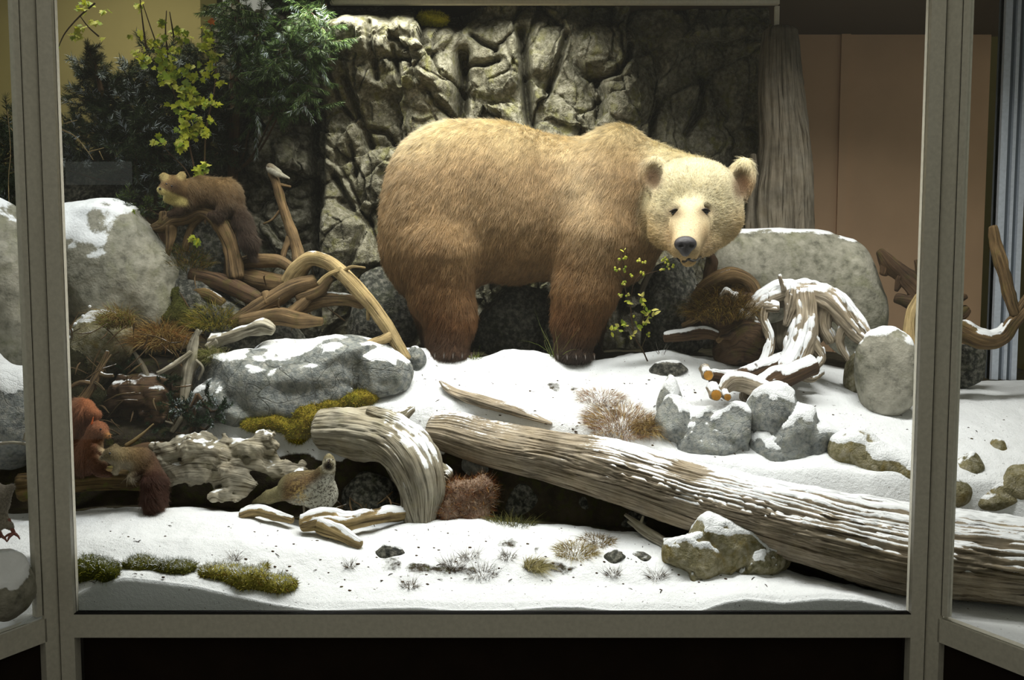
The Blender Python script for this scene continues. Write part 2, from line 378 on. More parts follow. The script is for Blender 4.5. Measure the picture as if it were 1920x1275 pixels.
def rock(name, px0, py0, px1, py1, Y, mat, label, cat='rock', dy=None, seed=1, sub=5, sink=0., snow=None, group=None, rot=0., tilt=0., **kw):
    c = W((px0 + px1) / 2, (py0 + py1) / 2, Y); sx = S((px1 - px0) / 2, Y); sz = S((py1 - py0) / 2, Y) + sink / 2; sy = dy or (sx + sz) / 2 * .9
    p, t = rockshape(sub, seed, **kw)
    if tilt: ct, st = math.cos(tilt), math.sin(tilt); p = np.column_stack([p[:, 0] * ct - p[:, 2] * st, p[:, 1], p[:, 0] * st + p[:, 2] * ct])
    mx = np.abs(p).max(0); p = p / mx * np.array([sx, sy, sz])
    if rot: cr, sr = math.cos(rot), math.sin(rot); p = np.column_stack([p[:, 0] * cr - p[:, 1] * sr, p[:, 0] * sr + p[:, 1] * cr, p[:, 2]])
    p = p + c - np.array([0, 0, sink / 2]); mb = MB(); mb.add(p, t=t)
    return tag(mb.build(name, MAT[mat], snow=snow or dict(amt=0.)), label, cat, group)
def blobuv(v): return np.stack([v[:, 2] + .6 * v[:, 1] + .05 * fbm(v * 5, 3, 8), v[:, 0] + .08 * fbm(v * 6, 3, 9)], -1)
def blob(name, prims, mat, label, cat='rock', hh=.012, k=.05, noise=.02, nf=7., snow=None, group=None, sharpn=0., build=True, warp=.0, planes=0, pk=.008, pseed=1, cut=(.55, .9)):
    """prims = (px, py, Y, rx px, ry m, rz px)"""
    E = [(W(a, b, Y), (S(rx, Y), ry, S(rz, Y))) for a, b, Y, rx, ry, rz in prims]
    g_ = np.random.default_rng(pseed); PL = []
    for c, r in E:
        N = g_.normal(size=(max(planes, 1), 3)); N /= np.linalg.norm(N, axis=1)[:, None]; PL.append((N, np.linalg.norm(N * np.array(r), axis=1) * g_.uniform(*cut, len(N))))
    def f(p):
        q = p
        if warp: q = p + warp * np.stack([vnoise(p * nf * .5, 3), vnoise(p * nf * .5 + 9, 4), vnoise(p * nf * .5 + 21, 5)], -1)
        d = None
        for (c, r), (N, D) in zip(E, PL):
            e = ell(q, c, r)
            if planes:
                for n_, dd in zip(N, D): e = smax(e, (q - c) @ n_ - dd, pk)
            d = e if d is None else smin(d, e, k)
        d = d + noise * fbm(p * nf, 4, 5)
        if sharpn:
            w1, w2, wi = worley(p * nf * .6, 2); d = d + sharpn * (wi - .5) + sharpn * .6 * (.3 - np.minimum(w2 - w1, .3))
        return d
    lo = np.min([np.array(c) - r for c, r in E], 0) - .05; hi = np.max([np.array(c) + r for c, r in E], 0) + .05
    v, q = surface_nets(f, lo, hi, hh); mb = MB(); mb.add(v, q, uv=blobuv(v))
    if not build: return mb
    return tag(mb.build(name, MAT[mat], snow=snow or dict(amt=0.)), label, cat, group)
# ------------------------------------------------------------------ lie of the land
def row(Y, pts, mode='py'):
    xs, zs = [], []
    for px, v in pts:
        p = W(px, v if mode == 'py' else 600, Y); xs.append(p[0]); zs.append(p[2] if mode == 'py' else v)
    return Y, np.array(xs), np.array(zs)
LOW = [row(2.6, [(0, .27), (1900, .27)], 'z'),
       row(3.62, [(-300, 1160), (60, 1150), (140, 1112), (170, 1096), (230, 1079), (300, 1085), (360, 1094), (420, 1109), (500, 1128), (590, 1142), (700, 1137), (780, 1136), (880, 1144), (950, 1141), (1040, 1134), (1090, 1135), (1160, 1144), (1300, 1146), (1360, 1125), (1400, 1118), (1470, 1126), (1540, 1118), (1610, 1120), (1660, 1131), (1700, 1144), (1760, 1150), (2100, 1150)]),
       row(3.76, [(-300, .36), (60, .39), (140, .41), (230, .425), (360, .415), (500, .375), (600, .345), (800, .335), (1100, .335), (1300, .33), (1400, .35), (1550, .335), (1650, .30), (1760, .28), (2100, .28)], 'z'),
       row(3.9, [(-300, .44), (60, .45), (150, .485), (450, .475), (560, .44), (700, .395), (900, .41), (1200, .40), (1300, .38), (1500, .34), (1650, .28), (2100, .27)], 'z'),
       row(4.12, [(-300, .50), (60, .50), (150, .52), (330, .53), (450, .515), (560, .46), (640, .44), (760, .47), (900, .49), (1000, .47), (1250, .44), (1400, .36), (1650, .28), (2100, .27)], 'z'),
       row(4.5, [(-300, .50), (330, .50), (450, .46), (800, .44), (1250, .42), (1700, .27), (2100, .27)], 'z')]
UPP = [row(4.0, [(-300, .62), (300, .62), (500, .72), (800, .80), (1250, .70), (1450, .67), (1650, .665), (1800, .66), (2100, .64)], 'z'),
       row(4.3, [(-300, .66), (300, .66), (400, .74), (560, .80), (800, .83), (1000, .82), (1250, .77), (1450, .74), (1650, .79), (1800, .76), (2100, .74)], 'z'),
       row(4.6, [(-300, .85), (300, .88), (400, .88), (560, .92), (700, .95), (800, .975), (1000, .97), (1150, .955), (1300, .93), (1450, .91), (1650, .86), (1800, .84), (2100, .82)], 'z'),
       row(4.88, [(-300, 1.05), (300, 1.1), (450, 1.08), (600, 1.10), (700, 1.14), (760, 1.165), (800, 1.155), (865, 1.105), (900, 1.11), (960, 1.15), (1000, 1.145), (1050, 1.105), (1130, 1.10), (1200, 1.13), (1260, 1.145), (1350, 1.09), (1500, 1.03), (1650, .92), (1800, .90), (2100, .88)], 'z'),
       row(5.15, [(-300, 1.1), (300, 1.15), (450, 1.12), (700, 1.07), (850, 1.08), (1050, 1.08), (1250, 1.10), (1400, 1.08), (1600, 1.0), (1700, .93), (1850, .91), (2100, .90)], 'z'),
       row(5.6, [(-300, 1.15), (300, 1.15), (700, 1.05), (1300, 1.08), (1500, 1.05), (1750, .93), (2100, .91)], 'z'),
       row(6.3, [(-300, 1.15), (1300, 1.08), (1600, 1.0), (2100, .93)], 'z')]
def rows(R, X, Y):
    vals = np.stack([np.interp(X, r[1], r[2]) for r in R]); ys = np.array([r[0] for r in R])
    Yc = np.clip(Y, ys[0], ys[-1]); i = np.clip(np.searchsorted(ys, Yc, side='right') - 1, 0, len(ys) - 2)
    t = (Yc - ys[i]) / (ys[i + 1] - ys[i]); t = t * .6 + .4 * t * t * (3 - 2 * t)
    a = np.take_along_axis(vals, i[None], 0)[0]; b = np.take_along_axis(vals, (i + 1)[None], 0)[0]
    return a + (b - a) * t
def ybank(X): return np.interp(X, [-2.5, -1.6, -.38, .4, .9, 1.5, 3.0], [4.38, 4.42, 4.45, 4.32, 4.17, 4.0, 3.95])
def hgt(X, Y):
    X = np.atleast_1d(np.asarray(X, float)); Y = np.atleast_1d(np.asarray(Y, float)); yb = ybank(X) + .03 * vnoise(np.stack([X * 5, X * 0, X * 0], -1), 8)
    s = sstep(yb - .06, yb + .09, Y); z = rows(LOW, X, Y) * (1 - s) + rows(UPP, X, Y) * s
    p = np.stack([X, Y, 0 * X], -1); k = sstep(3.62, 3.8, Y)
    return z + k * (.014 * fbm(p * 5, 3, 2) + .006 * fbm(p * 22, 3, 3)) + .0035 * fbm(p * 7, 2, 4)
def on(px, py, lift=0.):
    Ys = np.linspace(3.64, 6.3, 700); d = ray(px, py); t = Ys / d[1]
    X = d[0] * t; Z = CAMZ + d[2] * t; H = hgt(X, Ys); k = np.argmax(Z < H)
    if not (Z < H).any(): k = 699
    return np.array([X[k], Ys[k], H[k] + lift])
XL, XR, YG = -1.675, 1.53, 3.60
def yfront(X): return np.maximum(np.where(X < XL, YG + 1.88 * (X - XL), np.where(X > XR, YG - 1.88 * (X - XR), YG)), 2.72) + .03
def build_ground():
    nx, ny = 520, 360; xs = np.linspace(-2.35, 3.05, nx); tt = np.linspace(0, 1, ny) ** 1.15
    X, T = np.meshgrid(xs, tt, indexing='ij'); Y0 = yfront(X); Y = Y0 + (6.25 - Y0) * T
    Z = hgt(X.ravel(), Y.ravel()).reshape(X.shape)
    # rounded lip of the snow bank where it is pressed against the glass
    Z -= .012 * (1 - sstep(0, .035, Y - Y0))
    P = np.stack([X, Y, Z], -1); ylip = P[:, :1].copy(); n_sk = 8
    sk = np.repeat(ylip, n_sk, 1); f = np.linspace(0, 1, n_sk)
    sk[..., 2] = .235 + (ylip[..., 2] - .235) * f
    P = np.concatenate([sk[:, :-1], P], 1); nyy = P.shape[1]
    i = np.arange(nx - 1)[:, None] * nyy; j = np.arange(nyy - 1)[None]
    Q = np.stack([i + j, i + nyy + j, i + nyy + j + 1, i + j + 1], -1).reshape(-1, 4)
    mb = MB(); mb.add(P.reshape(-1, 3), Q); o = mb.build('ground', MAT['ground'])
    v = P.reshape(-1, 3); Xv, Yv = v[:, 0], v[:, 1]; yb = ybank(Xv); pxv = 960 + FPX * Xv / Yv
    s = np.ones(len(v)) * 1.25
    zl, zu = rows(LOW, Xv, Yv), rows(UPP, Xv, Yv); zr = (v[:, 2] - zl) / np.maximum(zu - zl, .05)
    s -= 1.7 * sstep(yb - .20, yb - .10, Yv) * (1 - sstep(.52, .68, zr + .08 * vnoise(v * 14, 6))) * (1 - sstep(yb + .1, yb + .12, Yv))      # bare bank face under the log
    s -= 1.6 * sstep(4.28, 4.42, Yv) * (1 - sstep(330, 420, pxv))                               # bare earth on the far left
    back = np.interp(pxv, [0, 700, 860, 900, 1000, 1150, 1200, 1330, 1500, 1600, 2000], [4.2, 4.95, 4.86, 4.93, 4.95, 4.9, 5.05, 5.1, 5.3, 5.4, 5.55])
    s -= 1.8 * sstep(back, back + .06, Yv)
    s -= .9 * sstep(.15, .5, fbm(v * 6, 4, 12)) * sstep(3.75, 3.85, Yv) * (.35 + .65 * sstep(640, 760, pxv) * (1 - sstep(1180, 1300, pxv)))
    at = o.data.attributes.new('snow', 'FLOAT', 'POINT'); at.data.foreach_set('value', s.astype(np.float32))
    tag(o, kind='structure'); return o
build_ground()
# ------------------------------------------------------------------ room and case
def plane(name, pts, mat, kind='structure'):
    mb = MB(); mb.add(pts, [(0, 1, 2, 3)]); return tag(mb.build(name, MAT[mat], smooth=False), kind=kind)
def slab(name, lo, hi, mat): mb = MB(); mb.box(lo, hi); return tag(mb.build(name, MAT[mat], smooth=False), kind='structure')
slab('floor', (-5, -1.5, -.05), (5, 8.2, 0), 'floor')
mb = MB(); mb.box((-1.35, 3.62, 3.05), (3.4, 6.68, 3.10)); mb.box((-3.4, 3.62, 3.45), (-1.30, 6.68, 3.5)); tag(mb.build('ceiling', MAT['ceil'], smooth=False), kind='structure')
slab('ceiling_gap_blocker', (-1.40, 3.62, 3.05), (-1.35, 6.5, 3.45), 'plinth')  # added dark panel blocking the bright background at the ceiling step
slab('wall_back', (1.2, 6.62, 0), (3.12, 6.70, 3.2), 'wall')
slab('wall_left', (-3.4, 6.25, 0), (-1.80, 6.35, 3.5), 'wall2')
slab('wall_right', (2.2, 7.9, 0), (6.0, 8.0, 3.6), 'wall3')
slab('trim_1', (-1.88, 6.15, 1.0), (-1.78, 6.25, 3.45), 'wall3')
slab('trim_2', (2.14, 6.60, .9), (2.20, 6.62, 3.05), 'wall')
dc = empty('display_case', (-.07, 3.6, 0), 'grey aluminium framed glass display case with dark base around the snowy diorama', 'display case')
def bar2(mb, x0, x1, y0, y1, z0, z1): mb.box((x0, y0, z0), (x1, y1, z1))
def ang(side):
    c = XL if side < 0 else XR; d = np.array([side * .47, -.883]); nrm = np.array([-d[1] * side, d[0] * side]) * -1
    n2 = np.array([side * -.883, -.47]) * -1
    def M(v):   # v: (along the pane, depth outwards from viewer, z)
        o = v.copy(); o[:, 0] = c + v[:, 0] * d[0] + v[:, 1] * n2[0]; o[:, 1] = YG + v[:, 0] * d[1] + v[:, 1] * n2[1]; return o
    return M
for side in (-1, 1):
    mb = MB()
    if side > 0: a, b = 1.476, 1.528
    else: a, b = -1.673, -1.621
    mb.box((a, 3.585, 0.0), (b, 3.635, 3.3)); mb.build('post', MAT['metal'], dc, smooth=False)
    # thin black gasket and the post of the angled pane beside it
    mb = MB(); g0 = b if side > 0 else a - .005; mb.box((g0, 3.592, 0), (g0 + .005, 3.63, 3.3)); mb.build('gasket', MAT['gasket'], dc, smooth=False)
    M = ang(side); mb = MB(); mb.box((.006, -.0, 0), (.068, .045, 3.3), M); mb.build('post', MAT['metal'], dc, smooth=False)
    mb = MB(); mb.box((.068, .006, .30), (.072, .04, 3.3), M); mb.build('gasket', MAT['gasket'], dc, smooth=False)
    mb = MB(); mb.box((.072, .004, .30), (.094, .03, 3.3), M); mb.build('glazing_bead', MAT['metal'], dc, smooth=False)
    mb = MB(); mb.box((.06, 0., .199), (1.1, .05, .286), M); mb.build('bottom_rail', MAT['metal'], dc, smooth=False)
    mb = MB(); mb.box((.07, .014, .286), (1.1, .02, 3.1), M); mb.build('glass_pane', MAT['glass'], dc, smooth=False)
    mb = MB(); mb.box((.06, .03, 0), (1.1, .05, .199), M); mb.build('base_panel', MAT['plinth'], dc, smooth=False)
mb = MB(); mb.box((-1.621, 3.585, .199), (1.476, 3.628, .286)); mb.build('bottom_rail', MAT['metal'], dc, smooth=False)
mb = MB(); mb.box((-1.621, 3.588, .286), (1.476, 3.625, .2885)); mb.build('gasket', MAT['gasket'], dc, smooth=False)
mb = MB(); mb.box((-1.621, 3.607, .2885), (1.476, 3.613, 3.2)); mb.build('glass_pane', MAT['glass'], dc, smooth=False)
mb = MB(); mb.box((-1.621, 3.66, 0), (1.476, 3.68, .199)); mb.build('base_panel', MAT['plinth'], dc, smooth=False)
mb = MB(); mb.box((-1.0, 5.60, 2.992), (1.47, 5.64, 3.012)); mb.box((1.445, 5.60, 2.83), (1.47, 5.62, 2.98)); mb.build('ceiling_rail', MAT['metal'], dc, smooth=False)
# fluted corner post far back on the right
cp = empty('corner_post', (2.76, 5.6, .8), 'pale fluted aluminium corner post rising behind the snow on the far right', 'post')
mb = MB()
for k, (x0, x1) in enumerate(((-.065, -.028), (.0, .018), (.045, .075))): mb.box((2.76 + x0, 5.56, .8), (2.76 + x1, 5.62, 3.3))
mb.build('profile', MAT['metal2'], cp, smooth=False)
mb = MB(); mb.box((2.695, 5.585, .8), (2.835, 5.64, 3.3)); mb.build('channel', m_plain('dark_grey_metal', (96, 104, 112), .5), cp, smooth=False)
# faint see-through grey rectangle on the glass
a = W(118, 302, 3.584); b = W(245, 346, 3.584); mb = MB(); mb.box((a[0], 3.601, b[2]), (b[0], 3.6025, a[2]))
lp = mb.build('glass_rectangle', MAT['film'], smooth=False); tag(lp, 'small faint see-through blank rectangle on the glass at the left', 'label')
# ------------------------------------------------------------------ cliff
def cliff(name, x0, x1, z0, z1, yfun, mat, label, nx=420, nz=330, cracks=(), bulges=(), seed=0, Yr=5.75, amp=1.):
    X, Z = np.meshgrid(np.linspace(x0, x1, nx), np.linspace(z0, z1, nz), indexing='ij'); Y = yfun(X, Z)
    p = np.stack([X, Z, 0 * X], -1)
    q = p + .16 * np.stack([fbm(p * 3, 4, 4), fbm(p * 3 + 5, 4, 5), 0 * X], -1)
    off = 0 * X
    for (fx, fz, shear, a_, gr_, ed) in ((1.7, 1.2, .5, .09, .20, .04), (4.2, 2.6, -.8, .045, .22, .018), (10., 6.0, 1.2, .014, .16, .0)):
        pp = np.stack([q[..., 0] * fx + q[..., 1] * shear, q[..., 1] * fz, q[..., 2]], -1); w1, w2, wi, dl = worley(pp, seed + int(fx), True)
        # every block of the cliff is a tilted facet of its own
        h1 = (wi * 7919.) % 1 - .5; h2 = (wi * 104729.) % 1 - .5
        off += amp * (-a_ * (wi - .5) * 1.3 + gr_ / fx * (h1 * dl[..., 0] + h2 * 1.2 * dl[..., 1]) * 3.2 + ed * (1 - sstep(0, .09, w2 - w1)))
    off += amp * (.05 * fbm(p * 2.2, 4, seed) - .016 * ridge(q * 6, 5, seed + 2) + .012 * fbm(p * 22, 4, seed + 4))
    for (bx, by, rx, ry, d) in bulges:
        c = W(bx, by, Yr); r2 = ((X - c[0]) / S(rx, Yr)) ** 2 + ((Z - c[2]) / S(ry, Yr)) ** 2
        off -= d * np.sqrt(np.clip(1 - r2, 0, 1)) * (1 + .15 * vnoise(p * 9))
    for poly, wpx, dep in cracks:
        pts = [W(a, b, Yr) for a, b in poly]; best = np.full(X.shape, 9.)
        for a, b in zip(pts[:-1], pts[1:]):
            ax, az, bx, bz = a[0], a[2], b[0], b[2]; L2 = (bx - ax) ** 2 + (bz - az) ** 2
            t = np.clip(((X - ax) * (bx - ax) + (Z - az) * (bz - az)) / L2, 0, 1)
            best = np.minimum(best, np.hypot(X - ax - t * (bx - ax), Z - az - t * (bz - az)))
        wv = S(wpx, Yr); off += dep * np.exp(-(best / wv) ** 2)
    Y = Y + off; P = np.stack([X, Y, Z], -1).reshape(-1, 3); i = np.arange(nx - 1)[:, None] * nz; j = np.arange(nz - 1)[None]
    Q = np.stack([i + j, i + nz + j, i + nz + j + 1, i + j + 1], -1).reshape(-1, 4); mb = MB()
    # back face gives the cliff a real thickness
    back = P.copy(); back[:, 1] = np.maximum(P[:, 1] + .1, 6.22); rim = []
    nV = len(P); gi = np.arange(nx * nz).reshape(nx, nz)
    for line in (gi[:, 0], gi[-1, :], gi[::-1, -1], gi[0, ::-1]): rim.append(np.stack([line[:-1], line[:-1] + nV, line[1:] + nV, line[1:]], -1))
    mb.add(np.concatenate([P, back]), np.concatenate([Q, Q[:, ::-1] + nV] + rim))
    return tag(mb.build(name, MAT[mat]), label, 'rock')
def cl_y(X, Z):
    # a bulging brow with a ledge above it on the left half
    y = 5.78 + .12 * sstep(.3, 1.2, X) - .12 * sstep(2.2, 1.4, Z)
    lf = 1 - sstep(-.32, -.14, X); y = y + .26 * sstep(2.83, 3.04, Z) * lf + .05 * sstep(2.85, 3., Z) - .13 * sstep(2.40, 2.62, Z) * lf - .07 * sstep(2.5, 2.7, Z) * sstep(-.2, 0, X) * (1 - sstep(.3, .5, X))
    return y
cliff('rock_cliff', W(601, 0, 5.75)[0], W(1452, 0, 5.8)[0], .95, 3.045, cl_y, 'cliff',
      'tall craggy olive-grey rock cliff rising behind the bear', 560, 440,
      cracks=[([(868, 100), (866, 150), (862, 200), (855, 260)], 11, .30), ([(978, 60), (984, 130), (990, 190), (998, 250)], 9, .24), ([(870, 118), (905, 118), (935, 112)], 5, .12),
              ([(885, 65), (905, 80), (930, 92)], 4, .12), ([(1062, 65), (1050, 110), (1035, 150), (1025, 175)], 6, .13), ([(1185, 75), (1180, 110), (1160, 135), (1130, 145)], 6, .12),
              ([(703, 60), (704, 100), (708, 150)], 6, .12), ([(725, 112), (760, 116), (790, 124)], 4, .10), ([(742, 100), (752, 160)], 4, .09),
              ([(650, 150), (665, 200), (680, 240), (690, 270)], 6, .12), ([(615, 120), (640, 200), (672, 235)], 4, .09), ([(820, 195), (850, 215), (860, 225)], 5, .1),
              ([(690, 240), (720, 245), (760, 300)], 5, .10), ([(655, 270), (665, 330)], 4, .08), ([(1335, 130), (1330, 190), (1300, 240)], 7, .12), ([(1240, 180), (1225, 250)], 5, .09),
              ([(640, 380), (690, 420), (660, 500)], 7, .12), ([(604, 0), (602, 640)], 6, .05), ([(625, 330), (660, 390)], 5, .1), ([(1120, 145), (1130, 175), (1125, 215)], 7, .12)],
      bulges=[(730, 60, 120, 55, .16), (745, 130, 95, 45, .07), (800, 150, 60, 60, .07), (930, 110, 55, 75, .07), (1010, 75, 60, 65, .10), (1140, 90, 60, 60, .13), (1180, 170, 60, 60, .09), (1290, 100, 50, 90, .07), (660, 60, 60, 50, .06), (810, 230, 50, 50, .05), (640, 270, 40, 60, .07), (700, 330, 60, 60, .07), (640, 470, 60, 90, .12)], seed=4)
cliff('rock_cliff', W(395, 0, 5.9)[0], W(606, 0, 5.9)[0], .95, 3.045, lambda X, Z: 5.98 + 0 * X, 'cliff_shade',
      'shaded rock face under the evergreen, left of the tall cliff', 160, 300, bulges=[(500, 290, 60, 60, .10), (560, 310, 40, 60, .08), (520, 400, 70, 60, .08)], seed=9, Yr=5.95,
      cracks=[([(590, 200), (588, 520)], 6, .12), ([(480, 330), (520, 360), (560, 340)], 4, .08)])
mb = MB(); pts = []
# grey trunk standing against the cliff
wood('tree_trunk', [[(1462, 60, 5.62, 30), (1462, 150, 5.60, 38), (1468, 250, 5.58, 44), (1470, 330, 5.56, 50), (1472, 440, 5.55, 54), (1474, 640, 5.5, 60)]], 'trunk', 'grey weathered bare trunk standing upright right of the cliff', 'trunk', seg=72, step=.012, groove=.16, lump=.10, gf=14, seed=5)
wood('broken_stake', [[(1412, 290, 5.55, 6), (1412, 350, 5.55, 10), (1410, 440, 5.55, 12), (1408, 560, 5.5, 14)]], 'trunk', 'narrow splintered stake beside the grey trunk, behind the bear ear', 'wood', seg=16, lump=.2, seed=8)
def Yon(px, py): return float(on(px, py)[1])
SN = dict(amt=1., t0=.45, t1=.85, thick=.010, bias=.18, freq=16.)
SN2 = dict(amt=1.05, t0=.35, t1=.78, thick=.014, bias=.25, freq=14.)
DUST = dict(amt=.9, t0=.3, t1=.9, thick=.004, bias=.05, freq=14.)
# ------------------------------------------------------------------ boulders on the left
blob('boulder', [(215, 520, 5.0, 105, .24, 135), (150, 450, 5.02, 75, .22, 70), (290, 560, 5.0, 48, .18, 110), (120, 560, 5.0, 50, .2, 120), (200, 410, 5.05, 60, .2, 35)], 'boulder',
     'big pale grey boulder with a patch of snow on its top, beside the left post', k=.06, noise=.035, nf=6., hh=.014, snow=dict(amt=1.4, t0=-.05, t1=.4, thick=.012, bias=.32, freq=5., fn=lambda p: (1 - sstep(-1.95, -1.86, p[:, 0] + .06 * vnoise(p * 12))) * sstep(1.50, 1.60, p[:, 2] + .07 * vnoise(p * 9 + 4))))
blob('boulder', [(-20, 500, 4.62, 95, .24, 130), (40, 580, 4.6, 60, .2, 130), (-30, 640, 4.6, 90, .22, 100)], 'boulder', 'mottled buff boulder cut by the left edge of the picture, seen through the side pane',
     k=.08, noise=.035, nf=7., hh=.014, snow=dict(amt=1., t0=.4, t1=.85, thick=.01, bias=.1, freq=7.))
blob('rock', [(10, 790, 4.3, 90, .16, 95), (60, 760, 4.35, 60, .14, 70), (-40, 720, 4.3, 60, .14, 70)], 'granite', 'dark grey rock with a slope of snow below the buff boulder at the far left', k=.06, noise=.02, hh=.013, snow=dict(amt=1.3, t0=.35, t1=.6, thick=.02, bias=.35, freq=4.))
blob('rock', [(195, 640, 4.82, 58, .14, 62), (165, 690, 4.8, 48, .14, 50)], 'olive', 'dark olive hollow rock with snow beads down its edge, below the big pale boulder', k=.05, noise=.03, snow=dict(amt=.8, t0=.4, t1=.8, thick=.01, bias=.1))
mbb = MB()
for k, (a, b, r) in enumerate(((137, 645, 7), (135, 620, 5), (141, 608, 5), (156, 593, 4), (128, 632, 4), (168, 575, 3))):
    p, t = rockshape(3, k, rough=.2); c = W(a, b, 4.74); mbb.add(p * S(r, 4.74) + c, t=t)
tag(mbb.build('snow_clump', MAT['snow']), 'row of tiny snow clumps on the edge of the olive hollow rock', 'snow', kind='stuff')
# slab rock in the middle
blob('slab_rock', [(475, 722, 4.66, 128, .18, 68), (560, 700, 4.70, 146, .22, 68), (650, 685, 4.72, 104, .22, 58), (435, 760, 4.6, 80, .14, 58), (705, 702, 4.68, 70, .18, 52), (560, 750, 4.60, 124, .14, 58)], 'slab',
     'broad dark grey slab rock streaked with snow, under the arching bare branch', k=.012, noise=.014, nf=12., hh=.009, planes=9, pseed=6, cut=(.6, .95), snow=dict(amt=1.25, t0=.35, t1=.8, thick=.006, bias=.12, freq=11., fn=lambda p: np.clip(.75 + 1.3 * fbm(p * np.array([7., 16., 26.]) + .3, 4, 21), 0, 1.1)))
rock('rock', 752, 650, 800, 684, 4.78, 'slab', 'small dark grey stone in the snow beside the bear hind foot', seed=5, sink=.05, snow=dict(amt=.6, t0=.7, t1=.95))
# behind / right of the bear
blob('boulder', [(1430, 520, 5.35, 95, .16, 88), (1530, 515, 5.35, 80, .16, 80), (1590, 540, 5.3, 52, .18, 90), (1600, 590, 5.3, 62, .18, 80), (1385, 500, 5.35, 40, .14, 66), (1470, 470, 5.36, 105, .15, 38)], 'boulder',
     'smooth flat-topped grey boulder with a snowy rim, to the right of the bear head', k=.06, noise=.012, nf=6., hh=.013, snow=dict(amt=1.1, t0=.72, t1=1., thick=.005, bias=.25, freq=14.))
rock('rock', 1604, 612, 1718, 772, Yon(1655, 770) + .02, 'boulder', 'rounded grey stone with a snow cap beside the right post', seed=12, sink=.03, dy=.14, nplanes=9, sharp=8, rough=.05, tilt=-.25, snow=dict(amt=1.2, t0=.2, t1=.75, thick=.014, bias=.2, freq=16.))
rock('rock', 1582, 660, 1624, 742, Yon(1600, 735) + .05, 'olive', 'narrow olive stone wedged left of the rounded grey stone', seed=13, sink=.02, snow=SN)
blob('rock', [(1322, 822, 4.40, 76, .14, 60), (1268, 805, 4.42, 42, .11, 66), (1368, 800, 4.41, 58, .13, 46), (1372, 840, 4.40, 50, .12, 50)], 'granite', 'large pale grey rock with a snow cushion on top, resting behind the long log', k=.008, noise=.010, nf=16., hh=.008, planes=12, pseed=14, pk=.004, cut=(.66, .96),
     snow=dict(amt=1.2, t0=.5, t1=.8, thick=.018, bias=.3, freq=4.))
blob('rock', [(1478, 822, 4.36, 78, .13, 66), (1448, 775, 4.40, 50, .13, 58), (1528, 836, 4.34, 50, .11, 46), (1455, 850, 4.34, 56, .11, 40)], 'granite', 'grey angular rock with a snowy slope, just right of the snow-cushioned rock', k=.008, noise=.010, nf=16., hh=.008, planes=12, pseed=21, pk=.004, cut=(.7, .98),
     snow=dict(amt=1.2, t0=.4, t1=.65, thick=.02, bias=.35, freq=6.))
rock('rock', 1226, 700, 1286, 850, 4.55, 'granite', 'frosted grey rock beside the dry grass tuft', seed=31, sink=.02, dy=.12, snow=dict(amt=1.1, t0=.0, t1=.6, thick=.012, bias=.15, freq=12.))
blob('rock', [(1600, 845, 4.25, 50, .09, 40), (1660, 872, 4.2, 60, .09, 34), (1720, 890, 4.15, 50, .08, 30)], 'olive', 'mossy olive rock ledge showing out of the snow by the right post', k=.05, noise=.02, hh=.011, snow=dict(amt=1.2, t0=.35, t1=.6, thick=.015, bias=.3))
for i, (x0, y0, x1, y1, lb) in enumerate(((1762, 895, 1820, 945, 'small mossy stone half sunk in snow, nearest right of the right post'), (1790, 848, 1850, 884, 'flat mossy stone in the snow behind the right post'), (1815, 905, 1930, 950, 'long mossy stone streak in the snow at the right'),
                                          (1875, 872, 1960, 925, 'rusty-orange stone at the right edge of the picture'), (1855, 818, 1885, 846, 'tiny brown stone in the snow field at the right'), (1756, 868, 1786, 900, 'stone patch touching the right post'))):
    rock('rock', x0, y0, x1, y1, Yon((x0 + x1) / 2, y1 - 6) + .03, 'olive', lb, seed=40 + i, sub=4, dy=.06, sink=.05, snow=dict(amt=.9, t0=.6, t1=.9, thick=.01, bias=.2))
# front rock
blob('rock', [(1352, 1025, 3.93, 88, .15, 68), (1300, 1040, 3.92, 62, .13, 56), (1425, 1050, 3.92, 68, .13, 54), (1348, 988, 3.96, 48, .11, 34), (1315, 1082, 3.88, 50, .10, 38)], 'olive', 'jagged olive-grey rock capped with snow in front of the long log', k=.008, noise=.010, nf=18., hh=.0075, planes=14, pseed=8, pk=.004, cut=(.6, .94),
     snow=dict(amt=1.3, t0=.35, t1=.62, thick=.018, bias=.38, freq=6.))
rock('rock', -60, 1040, 62, 1150, 3.42, 'boulder', 'round mossy stone with snow on top at the bottom left corner', seed=50, dy=.14, nplanes=8, sink=.03, snow=dict(amt=1.2, t0=.4, t1=.7, thick=.02, bias=.4))
rock('rock', 24, 1042, 100, 1084, 3.62, 'darkrock', 'flat dark stone ledge under snow left of the left post', seed=51, dy=.12, snow=dict(amt=1.3, t0=.3, t1=.6, thick=.02, bias=.5))
for i, (x0, y0, x1, y1, lb) in enumerate(((700, 1020, 766, 1042, 'small flat grey stone in the snow left of the arched stump leg'), (1130, 1030, 1176, 1052, 'small dark stone in the front snow under the forked stick'), (1182, 1034, 1226, 1048, 'thin dark stone right beside another in the front snow'),
                                          (1210, 672, 1290, 700, 'flat grey stone in the snow below the brown root tangle'))):
    rock('rock', x0, y0, x1, y1, Yon((x0 + x1) / 2, y1 - 3) + .02, 'darkrock', lb, seed=60 + i, sub=4, dy=.05, sink=.03, snow=dict(amt=.8, t0=.7, t1=.95))
